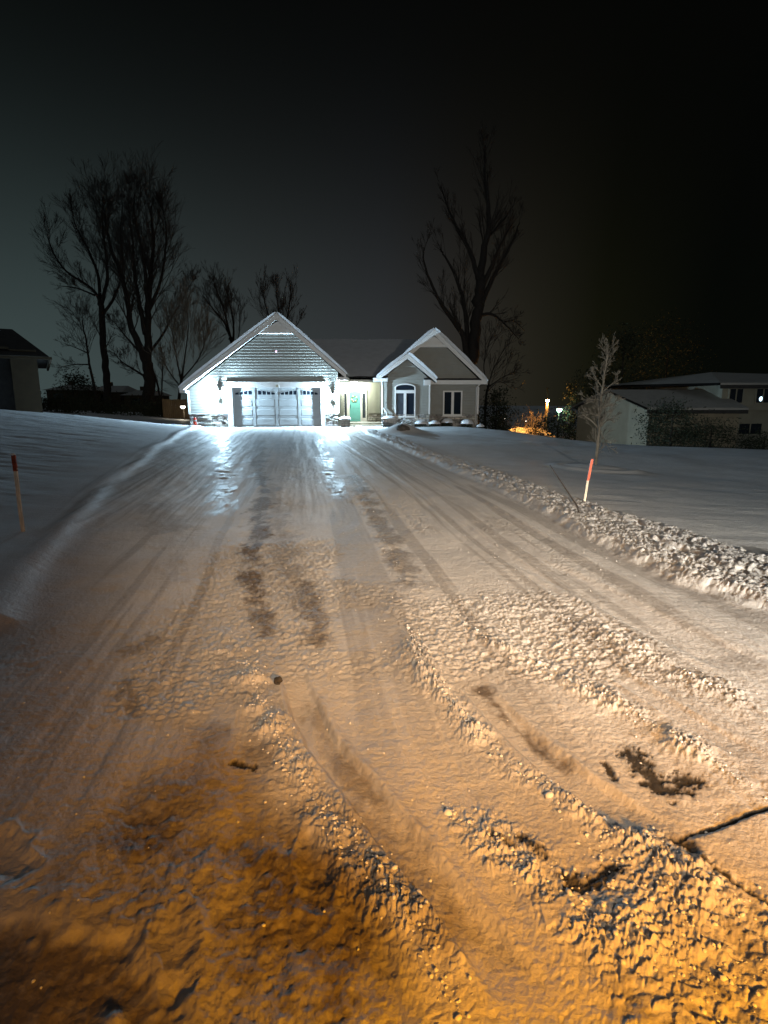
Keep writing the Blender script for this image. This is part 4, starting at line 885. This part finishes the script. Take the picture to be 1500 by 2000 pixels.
def capped(u, v, w_, h_, label, seed, Y=None):
    x, y = G(u, v)
    if Y: p = P(u, v, Y); x, y = p.x, Y
    z0 = H(x, y) - .05; t = thing('snowy_shrub', (x, y, z0), label, 'shrub', 'snow covered shrubs along the front wall'); rs = random.Random(seed)
    m_ = MB()
    for _ in range(420):
        a = rs.random() * 6.28; q = rs.random() ** .5; p = Vector((x + math.cos(a) * w_ * .5 * q, y + math.sin(a) * w_ * .4 * q, z0 + h_ * rs.uniform(0, .8) * math.sqrt(max(.05, 1 - q * q)))); d = Vector((rs.gauss(0,1), rs.gauss(0,1), rs.gauss(0,1))).normalized() * .06; e_ = d.cross(Vector((0, .3, 1))).normalized() * .02
        m_.face(p - d, p + e_, p + d, p - e_)
    m_.build('foliage', M['ever'], t)
    s_ = MB(); s_.blob((x, y, z0 + h_ * .55), (w_ * .52, w_ * .42, h_ * .5), seed, .22, 18, 10, flat=-.05); s_.build('snow_cap', M['snowy'], t, smooth=True)
capped(822, 838, .75, .34, 'low snow mounded shrub just right of the frosted shrub', 61, 31.0)
capped(848, 838, .62, .34, 'small snow dome of a shrub at the wall corner below the big gable', 62, 31.6)
capped(873, 837, .68, .50, 'snow capped shrub under the left half of the double window', 63, 32.2)
capped(911, 839, .74, .50, 'snow capped shrub near the right downspout', 64, 32.2)
capped(938, 842, .45, .30, 'tiny snow dome outside the right end of the house', 65, 32.0)
x, y = G(787, 848); b = MB(); b.blob((x, y - .15, H(x, y - .15) + .02), (.26, .22, .17), 8, .35, 18, 12); b.build('boulder', M['rock'], label='dark boulder poking out of the snow mound in front of the porch', cat='rock', smooth=True)
# dark stone lying on the driveway
x, y = G(543, 1337); z = H(x, y); b = MB(); b.blob((x, y, z + .012), (.024, .032, .024), 3, .5, 14, 9, fr=2.5); b.build('loose_stone', M['rock'], label='small dark stone lying on the driveway snow', cat='stone')
# short red marker at the garage corner
x, y = G(381, 834); z = H(x, y) - .06; x = P(381, 830, y).x
t = thing('red_marker', (x, y, z), 'short stubby red marker post at the left garage corner', 'marker')
b = MB(); b.lathe((x, y, z), [(.085, 0), (.085, .03), (.075, .34), (.055, .42), (.02, .46)], 14); b.build('post', M['red'], t, smooth=True)
b = MB(); b.lathe((x, y, z + .25), [(.081, 0), (.083, .01), (.081, .06), (.078, .07)], 14); b.build('reflective_band', M['trim'], t)

# ------------------------------------------------------------------ wooden stakes
def stake(u0, v0, u1, v1, label, w_=.036, paint='orange', pl=.3, snow=False, ex=0, wp=None):
    x, y = G(u0, v0, ex); z = H(x, y); x = P(u0, v0, y).x; top = P(u1, v1, y - .02)
    t = thing('wooden_stake', (x, y, z), label, 'stake', 'painted wooden stakes along the driveway')
    bot = Vector((x, y, min(z, P(u0, v0, y).z) - .12)); ax = (top - bot); L = ax.length; ax.normalize(); sx = ax.cross(Vector((0, 1, 0))).normalized(); sy = sx.cross(ax).normalized()
    def board(a, c, m_, nm, g=0.0, bend=.006):
        b = MB(); n = 8; V = []
        for i in range(n + 1):
            s = a + (c - a) * i / n; o = bot + ax * s + sx * bend * math.sin(s * 5) + sx * random.uniform(-.0012, .0012)
            for (p, q) in ((-1,-1),(1,-1),(1,1),(-1,1)): V.append(o + sx * p * (w_/2 + g) + sy * q * (.008 + g))
        Fq = [(i*4+j, i*4+(j+1)%4, i*4+4+(j+1)%4, i*4+4+j) for i in range(n) for j in range(4)] + [(3,2,1,0), (n*4, n*4+1, n*4+2, n*4+3)]
        b.raw(V, Fq); return b.build(nm, m_, t)
    board(0, L, M['lath'], 'shaft'); board(L * (1 - pl), L + .003, M[paint], 'painted_tip', .0016)
    if snow:
        b = MB(); p = bot + ax * (L + .01); b.blob(p, (w_ * .65, .02, .016), 4, .2, 12, 8); b.build('snow_cap', M['snowy'], t, smooth=True)
stake(48, 1047, 25, 889, 'leaning wooden stake with faded dark red tip and snow cap on the left lawn', .040, 'maroon', .17, True)
stake(1141, 972, 1156, 897, 'leaning wooden stake with bright orange top stuck in the right snow bank', .033, 'orange', .42, False, ex=.18)
x, y = G(1135, 992, .18); z = H(x, y); b = MB(); b.tube([(x, y, z - .1), (x - .06, y - .02, z + .10), (x - .20, y, z + .30), P(1085, 925, y + .1), P(1074, 908, y + .15)], [.013, .012, .009, .006, .004], 6); b.build('bent_branch', M['bark'], label='thin dark bent branch sticking out of the right snow bank', cat='branch', smooth=True)

# ------------------------------------------------------------------ neighbour on the left
Yh = 27.0; xr = P(82, 790, Yh).x; ze = P(82, 697, Yh).z; zt = P(45, 643, 29.3).z
hx = thing('house', (xr, Yh, .6), 'dark brown neighbouring house cut off by the left edge', 'house')
b = MB(); x35 = xr - 1.05; z675 = P(36, 677, 26.4).z
b.box((x35, Yh, -.5), (xr, Yh + .19, ze + .3)); b.box((xr - 14, Yh, z675), (x35, Yh + .19, ze + .3)); b.box((xr - 14, Yh + .2, -.5), (xr, Yh + 10, ze + .2))
for k in range(26):
    z = .2 + k * .19
    if z < ze: b.raw([(x35, Yh - .018, z), (xr, Yh - .018, z), (xr, Yh - .002, z + .19), (x35, Yh - .002, z + .19)], [(0,1,2,3)])
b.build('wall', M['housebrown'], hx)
b = MB(); b.box((xr - 13, Yh + .180, .0), (x35, Yh + .186, z675)); gdr = b.build('garage_door', M['darkroof'], hx)
e = .5; rv = [(xr - 15, Yh - e, ze), (xr + e, Yh - e, ze), (xr + e, Yh + 10.5, ze), (xr - 15, Yh + 10.5, ze), (xr - 12, Yh + 3.2, zt), (xr - .9, Yh + 3.2, zt), (xr - .9, Yh + 6.5, zt), (xr - 12, Yh + 6.5, zt)]
b = MB(); b.raw(rv, [(0,1,5,4), (1,2,6,5), (2,3,7,6), (4,5,6,7), (0,3,2,1)]); b.build('roof', M['darkroof'], hx)
b = MB(); b.box((xr - 15, Yh - e - .1, ze - .14), (xr + e + .1, Yh - e - .004, ze - .02)); b.build('gutter', M['housebrown'], hx)
b = MB(); b.box((xr + e + .004, Yh - e, ze - .14), (xr + e + .1, Yh + 10.5, ze - .02)); b.build('gutter', M['housebrown'], hx)
hx.rotation_euler = (0, 0, R(31))

# ------------------------------------------------------------------ neighbour on the right
nb = thing('house', (19, 33, -1), 'grey split-level neighbouring house behind dark bushes on the right', 'house')
A0 = P(1262, 872, 30.0); far = P(1125, 858, 36.0); ev = P(1262, 797, 30.0).z; pk_ = P(1204, 765, 33.0).z; zb_ = -1.9
mid = Vector(((A0.x + far.x) / 2, 33, 0))
b = MB(); b.raw([(A0.x, 30, zb_), (far.x, 36, zb_), (far.x, 36, ev), (mid.x, 33, pk_), (A0.x, 30, ev)], [(0,1,2,3,4)]); xE = P(1408, 800, 30).x
b.raw([(A0.x, 30, zb_), (xE + 1, 30, zb_), (xE + 1, 30, ev), (A0.x, 30, ev)], [(0,3,2,1)])
for k in range(26):
    z = zb_ + .3 + k * .15
    if z + .15 > ev: break
    n_ = Vector((-(36-30), -(A0.x - far.x) * 1.0, 0)).normalized() * .015
    b.raw([(A0.x + n_.x, 30 + n_.y, z), (far.x + n_.x, 36 + n_.y, z), (far.x, 36, z + .15), (A0.x, 30, z + .15)], [(0,1,2,3)])
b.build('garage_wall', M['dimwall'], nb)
b = MB(); z7 = pk_; V = [(A0.x - .3, 29.6, ev - .1), (xE + 1.2, 29.6, ev - .1), (xE + 1.2, 33, z7), (mid.x - .3, 33, z7), (far.x - .3, 36.5, ev - .1), (xE + 1.2, 36.5, ev - .1)]
b.raw(V, [(0,1,2,3), (3,2,5,4)]); b.raw([(p[0], p[1], p[2] - .18) for p in V[:2]] + V[:2], [(0,1,3,2)]); ro = b.build('lower_roof', M['darkroof'], nb)
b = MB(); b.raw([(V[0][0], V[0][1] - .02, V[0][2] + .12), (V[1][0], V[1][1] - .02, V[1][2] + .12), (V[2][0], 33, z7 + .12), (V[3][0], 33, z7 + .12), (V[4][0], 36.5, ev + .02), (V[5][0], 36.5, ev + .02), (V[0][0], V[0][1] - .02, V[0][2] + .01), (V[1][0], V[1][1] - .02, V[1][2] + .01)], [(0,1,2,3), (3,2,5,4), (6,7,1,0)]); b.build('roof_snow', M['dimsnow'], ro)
Yu = 31.2; xu0 = P(1408, 790, Yu).x; xu1 = xu0 + 7.5; zu1 = P(1440, 752, Yu).z; zu0 = P(1440, 801, Yu).z
b = MB(); b.box((xu0, Yu, zu0), (xu1, 40, zu1)); b.box((xu0 + .2, Yu + .35, zb_ - .5), (xu1, 39.9, zu0 - .002))
for k in range(16):
    z = zu0 + .02 + k * .14
    if z + .14 > zu1: break
    b.raw([(xu0, Yu - .016, z), (xu1, Yu - .016, z), (xu1, Yu - .002, z + .14), (xu0, Yu - .002, z + .14)], [(0,1,2,3)])
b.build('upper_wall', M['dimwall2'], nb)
pkx, pky, pkz = P(1388, 731, 35).x, 35.0, P(1388, 731, 35).z
b = MB(); V = [(xu0 - .5, Yu - .6, zu1 - .02), (xu1 + .5, Yu - .6, zu1 - .02), (xu1 + .5, 41, zu1), (xu0 - 3.8, 41, zu1), (xu0 - 3.8, 35, zu1), (pkx, pky, pkz), (xu1 - 2.5, pky, pkz - .1)]
b.raw(V, [(0,1,6,5), (1,2,6), (2,3,5,6), (0,5,4), (4,5,3)]); b.raw([V[0], V[1], (V[1][0], V[1][1], V[1][2] - .18), (V[0][0], V[0][1], V[0][2] - .18)], [(0,1,2,3)]); ro = b.build('upper_roof', M['darkroof'], nb)
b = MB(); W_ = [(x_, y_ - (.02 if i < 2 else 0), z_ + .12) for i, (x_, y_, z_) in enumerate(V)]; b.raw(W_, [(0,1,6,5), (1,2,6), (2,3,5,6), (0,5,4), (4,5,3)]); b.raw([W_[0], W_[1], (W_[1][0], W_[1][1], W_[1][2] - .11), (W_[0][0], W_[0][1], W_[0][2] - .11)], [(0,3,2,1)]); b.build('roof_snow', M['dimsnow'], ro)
def nwin(u0, u1, v0, v1, Y, lit=False):
    a, c = P(u0, v1, Y), P(u1, v0, Y); f = MB(); f.ring(R4(a.x, c.x, a.z, c.z), R4(a.x + .07, c.x - .07, a.z + .07, c.z - .07), Y - .06, Y - .001); xm = (a.x + c.x) / 2; f.box((xm - .03, Y - .05, a.z + .07), (xm + .03, Y - .001, c.z - .07)); fo = f.build('window', M['dimwall2'], nb)
    g = MB(); g.box((a.x + .07, Y - .030, a.z + .07), (c.x - .07, Y - .022, c.z - .07)); g.build('pane', M['glass'], fo)
    return fo
nwin(1420, 1454, 757, 789, Yu); fo = nwin(1472, 1508, 757, 789, Yu); nwin(1438, 1490, 825, 850, Yu + .35)
b = MB(); p = P(1485, 779, Yu); b.blob((p.x, Yu - .045, p.z), (.09, .012, .13), 9, .35, 14, 9); b.build('lit_curtain_gap', M['lampblue'], fo, smooth=True)

# ------------------------------------------------------------------ far away
def farhouse(u0, u1, ve, vr, Y, label, ov=6):
    a, c = P(u0, ve, Y), P(u1, ve, Y); zr_ = P(u0, vr, Y).z; zg = float(base((a.x + c.x) / 2, Y)) - 1.5
    t = thing('house', ((a.x + c.x) / 2, Y + 4, zg), label, 'house', 'distant houses behind the left yard')
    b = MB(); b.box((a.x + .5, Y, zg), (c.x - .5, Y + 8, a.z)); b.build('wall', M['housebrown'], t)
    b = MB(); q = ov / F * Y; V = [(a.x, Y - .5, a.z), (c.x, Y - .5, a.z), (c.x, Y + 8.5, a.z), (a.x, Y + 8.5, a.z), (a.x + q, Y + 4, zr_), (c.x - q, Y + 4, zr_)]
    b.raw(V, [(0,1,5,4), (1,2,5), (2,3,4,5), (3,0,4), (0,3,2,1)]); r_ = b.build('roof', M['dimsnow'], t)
    b = MB(); xc = a.x + (c.x - a.x) * .3; b.box((xc, Y + 3.7, zr_ - .5), (xc + .7, Y + 4.4, zr_ + .6)); b.build('chimney', M['housebrown'], r_)
    b = MB(); b.box((a.x + 1.5, Y - .03, a.z - 1.6), (a.x + 3, Y - .004, a.z - .5)); b.build('window', M['glass'], t)
farhouse(84, 172, 762, 750, 90, 'far low-roofed house beside the brown house', 20)
farhouse(168, 240, 766, 752, 95, 'far low-roofed house behind the slim trunk', 10)
farhouse(236, 300, 772, 761, 92, 'far low-roofed house left of the forked giant tree', 10)
# plank fence and path light by the garage
t = thing('wooden_fence', (-17, 43, .2), 'brown plank fence faintly lit behind the small path light', 'fence'); b = MB(); a, c = P(318, 803, 43), P(384, 806, 43); zt_ = P(340, 780, 43).z; x = a.x; n_ = 0
while x < c.x: b.box((x, 43 + .01 * (n_ % 2), float(base(x, 43)) - .1), (x + .13, 43.03 + .01 * (n_ % 2), zt_ + random.uniform(-.02, .02))); x += .142; n_ += 1
b.build('planks', M['fence'], t)
x = a.x
while x < c.x: b = MB(); b.box((x, 43.045, 0), (x + .1, 43.14, zt_ + .05)); b.build('fence_post', M['fence'], t); x += 2.3
def lamp(name, u, v, vg, Y, matn, r_, label, power=0, color=(1,1,1), parts=('pole', 'lens'), prad=.05, polemat='pole', top=None):
    p = P(u, v, Y); zg = float(base(p.x, Y)) - .1; t = thing(name, (p.x, Y, zg), label, 'lamp')
    b = MB(); hz = top if top is not None else p.z
    b.tube([(p.x, Y + .15, zg), (p.x, Y + .15, hz)], [prad, prad * .8], 8)
    b.tube([(p.x, Y + .15, p.z + .12), (p.x, Y, p.z + .12), (p.x, Y - .05, p.z + .09)], prad * .4, 6); b.build(parts[0], M[polemat], t)
    b = MB(); b.lathe((p.x, Y, p.z), [(r_ * 1.15, .0), (r_ * .9, .06), (r_ * .3, .10)], 12); b.build('lamp_head', M['metal'], t, smooth=True)
    b = MB(); b.lathe((p.x, Y, p.z - r_ * 1.1), [(.01, 0), (r_ * .6, r_ * .15), (r_ * .95, r_ * .6), (r_, r_ * 1.09)], 12); b.build(parts[1], M[matn], t, smooth=True)
    if power:
        ld = bpy.data.lights.new(name + '_light', 'POINT'); ld.energy = power; ld.color = color; ld.shadow_soft_size = .15
        lo = bpy.data.objects.new(name + '_light', ld); COL.objects.link(lo); lo.location = (p.x, Y - .1, p.z - r_ * 1.1 - .25)
lamp('path_light', 357, 793, 806, 41, 'lampwarm', .17, 'small bright lamp by the fence left of the garage', 18, (1,.9,.7), prad=.03)
lamp('street_lamp', 1069.5, 781, 860, 62, 'lampsod', .20, 'orange street lamp on a dark pole', 1600, (1,.42,.08), prad=.16, top=P(1073, 757, 62).z)
lamp('street_lamp', 1092.5, 799, 860, 60, 'lampgreen', .26, 'greenish white street lamp right of the orange one', 150, (.5,1,.7), prad=.06)
lamp('path_light', 1027, 822, 845, 48, 'lampwarm', .045, 'tiny white light low in the orange lit bushes', 0, prad=.02)
lamp('path_light', 985.5, 817, 845, 44, 'lampwarm', .05, 'tiny pale light beside the dark evergreen', 0, prad=.02)
lamp('path_light', 1078, 824, 850, 56, 'lampgreen', .08, 'small green light low over the black hedge', 0, prad=.02)
c = P(1020, 846, 47)
b = MB(); b.blob((c.x + .2, 47.5, float(base(c.x, 47)) - .05), (2.6, 1.2, .95), 5, .3, 30, 12, flat=0.0); b.build('snow_heap', M['snowy'], label='long snow heap glowing orange under the far street lamp', cat='snow heap', smooth=True)
ld = bpy.data.lights.new('heap_fill_spot', 'SPOT'); ld.energy = 4500; ld.color = (1, .40, .07); ld.shadow_soft_size = .1; ld.spot_size = R(75); ld.spot_blend = .6  # added orange fill aimed at the snow heap; no lamp post stands here
lo = bpy.data.objects.new('heap_fill_spot', ld); COL.objects.link(lo); lo.location = (c.x - 1.0, 44.0, c.z + 5.5); lo.rotation_euler = (Vector((c.x + .3, 47.2, c.z)) - Vector(lo.location)).to_track_quat('-Z', 'Y').to_euler()

# ------------------------------------------------------------------ the photographer (stands behind the picture, only the shadow shows)
def photographer():
    me = bpy.data.meshes.new('person'); bm = {}
    J = dict(pel=(0,0,.98), che=(0,0,1.22), sho=(0,0,1.42), nec=(0,.0,1.52), hea=(0,.03,1.62), top=(0,.02,1.74), ls=(-.19,0,1.42), le=(-.36,.06,1.16), lw=(-.08,.22,1.36), rs=(.19,0,1.42), re=(.36,.06,1.16), rw=(.08,.22,1.36),
             lh=(-.10,0,.92), lk=(-.13,.02,.50), la=(-.14,0,.10), lt=(-.14,.16,.05), rh=(.10,0,.92), rk=(.13,.02,.50), ra=(.14,0,.10), rt=(.14,.16,.05))
    Rr = dict(pel=.27, che=.27, sho=.20, nec=.12, hea=.15, top=.12, ls=.12, le=.10, lw=.06, rs=.12, re=.10, rw=.06, lh=.15, lk=.11, la=.06, lt=.05, rh=.15, rk=.11, ra=.06, rt=.05)
    E = [('pel','che'),('che','sho'),('sho','nec'),('nec','hea'),('hea','top'),('sho','ls'),('ls','le'),('le','lw'),('sho','rs'),('rs','re'),('re','rw'),('pel','lh'),('lh','lk'),('lk','la'),('la','lt'),('pel','rh'),('rh','rk'),('rk','ra'),('ra','rt')]
    names = list(J); me.from_pydata([J[n] for n in names], [(names.index(a), names.index(b)) for a, b in E], [])
    o = bpy.data.objects.new('person', me); COL.objects.link(o); sk = o.modifiers.new('skin', 'SKIN'); ss_ = o.modifiers.new('sub', 'SUBSURF'); ss_.levels = 2; ss_.render_levels = 2
    for i, n in enumerate(names): me.skin_vertices[0].data[i].radius = (Rr[n], Rr[n] * .8); 
    me.skin_vertices[0].data[0].use_root = True; me.materials.append(M['coat'])
    o.location = (.12, -.45, H(.12, -.45) - .02); o['label'] = 'person in a dark winter coat holding up a phone at the foot of the driveway'; o['category'] = 'person'
photographer()

# ------------------------------------------------------------------ lamps behind the camera and the night sky
def spot(name, loc, target, power, color, size, blend, rad):
    ld = bpy.data.lights.new(name, 'SPOT'); ld.energy = power; ld.color = color; ld.spot_size = R(size); ld.spot_blend = blend; ld.shadow_soft_size = rad
    lo = bpy.data.objects.new(name, ld); COL.objects.link(lo); lo.location = loc; lo.rotation_euler = (Vector(target) - Vector(loc)).to_track_quat('-Z', 'Y').to_euler(); return lo
spot('street_light', (1.7, -5.0, 4.5), (.0, 7.6, 0), 4400, (1, .74, .48), 35, 1.0, .16)
spot('headlight', (4.8, -3.4, 1.25), (4.4, 10.5, -.1), 5200, (1, .94, .82), 70, .9, .10)
spot('headlight', (4.3, -2.4, 1.5), (2.2, 6.5, -.1), 1900, (1, .88, .66), 58, 1.0, .10)
spot('amber_marker_light', (1.75, -1.9, 1.55), (1.15, 1.45, 0), 1300, (1, .36, .0), 70, 1.0, .2)

wd = bpy.data.worlds.new('World'); sc.world = wd; wd.use_nodes = True; nt = wd.node_tree; bg = nt.nodes['Background']; N = nt.nodes.new; Lk = nt.links.new
def mth(op, a, b=None, clamp=False):
    n = N('ShaderNodeMath'); n.operation = op; n.use_clamp = clamp
    for i, x_ in enumerate((a, b)):
        if x_ is None: continue
        if isinstance(x_, (int, float)): n.inputs[i].default_value = x_
        else: Lk(x_, n.inputs[i])
    return n.outputs[0]
tc = N('ShaderNodeTexCoord'); sp = N('ShaderNodeSeparateXYZ'); Lk(tc.outputs['Generated'], sp.inputs[0])
ze2 = mth('DIVIDE', sp.outputs['Z'], .28); g = mth('EXPONENT', mth('MULTIPLY', mth('POWER', mth('ABSOLUTE', ze2), 2.0), -1.0))
rp = N('ShaderNodeValToRGB'); Lk(mth('ADD', mth('MULTIPLY', sp.outputs['X'], .5), .5), rp.inputs[0]); cr = rp.color_ramp
stops = [(0, (.045,.065,.065)), (.26, (.043,.062,.062)), (.40, (.037,.045,.046)), (.50, (.031,.034,.037)), (.56, (.025,.023,.020)), (.61, (.018,.016,.011)), (.67, (.0055,.0055,.002)), (.74, (.0006,.001,.0004)), (1, (.0006,.0008,.0006))]
cr.elements[0].position = 0; cr.elements[0].color = (*stops[0][1], 1); cr.elements[1].position = 1; cr.elements[1].color = (*stops[-1][1], 1)
for p_, c_ in stops[1:-1]: e = cr.elements.new(p_); e.color = (*c_, 1)
vm = N('ShaderNodeVectorMath'); vm.operation = 'SCALE'; Lk(rp.outputs[0], vm.inputs[0]); Lk(g, vm.inputs['Scale'])
ad = N('ShaderNodeVectorMath'); ad.operation = 'ADD'; Lk(vm.outputs[0], ad.inputs[0]); ad.inputs[1].default_value = (.0012, .0014, .0012)
# added ambient fill: unseen sky overhead and behind the camera made brighter
ov = mth('MAXIMUM', mth('MULTIPLY', mth('SUBTRACT', sp.outputs['Z'], .62), 4.0, True), mth('MULTIPLY', mth('ADD', mth('MULTIPLY', sp.outputs['Y'], -1.0), -.05), 3.0, True))
v2 = N('ShaderNodeVectorMath'); v2.operation = 'SCALE'; v2.inputs[0].default_value = (.035, .040, .044); Lk(ov, v2.inputs['Scale'])
a2 = N('ShaderNodeVectorMath'); a2.operation = 'ADD'; Lk(ad.outputs[0], a2.inputs[0]); Lk(v2.outputs[0], a2.inputs[1]); ad = a2
Lk(ad.outputs[0], bg.inputs['Color']); bg.inputs['Strength'].default_value = 1.0

sc.view_settings.view_transform = 'Standard'; sc.view_settings.look = 'None'; sc.view_settings.exposure = 0; sc.view_settings.gamma = 1
sc.cycles.use_denoising = True; sc.cycles.denoising_prefilter = 'ACCURATE'; sc.cycles.denoising_input_passes = 'RGB_ALBEDO_NORMAL'; sc.cycles.max_bounces = 5; sc.cycles.diffuse_bounces = 3; sc.cycles.glossy_bounces = 2; sc.cycles.sample_clamp_indirect = 1.0; sc.cycles.use_light_tree = False; sc.cycles.use_adaptive_sampling = True
bpy.context.view_layer.update()
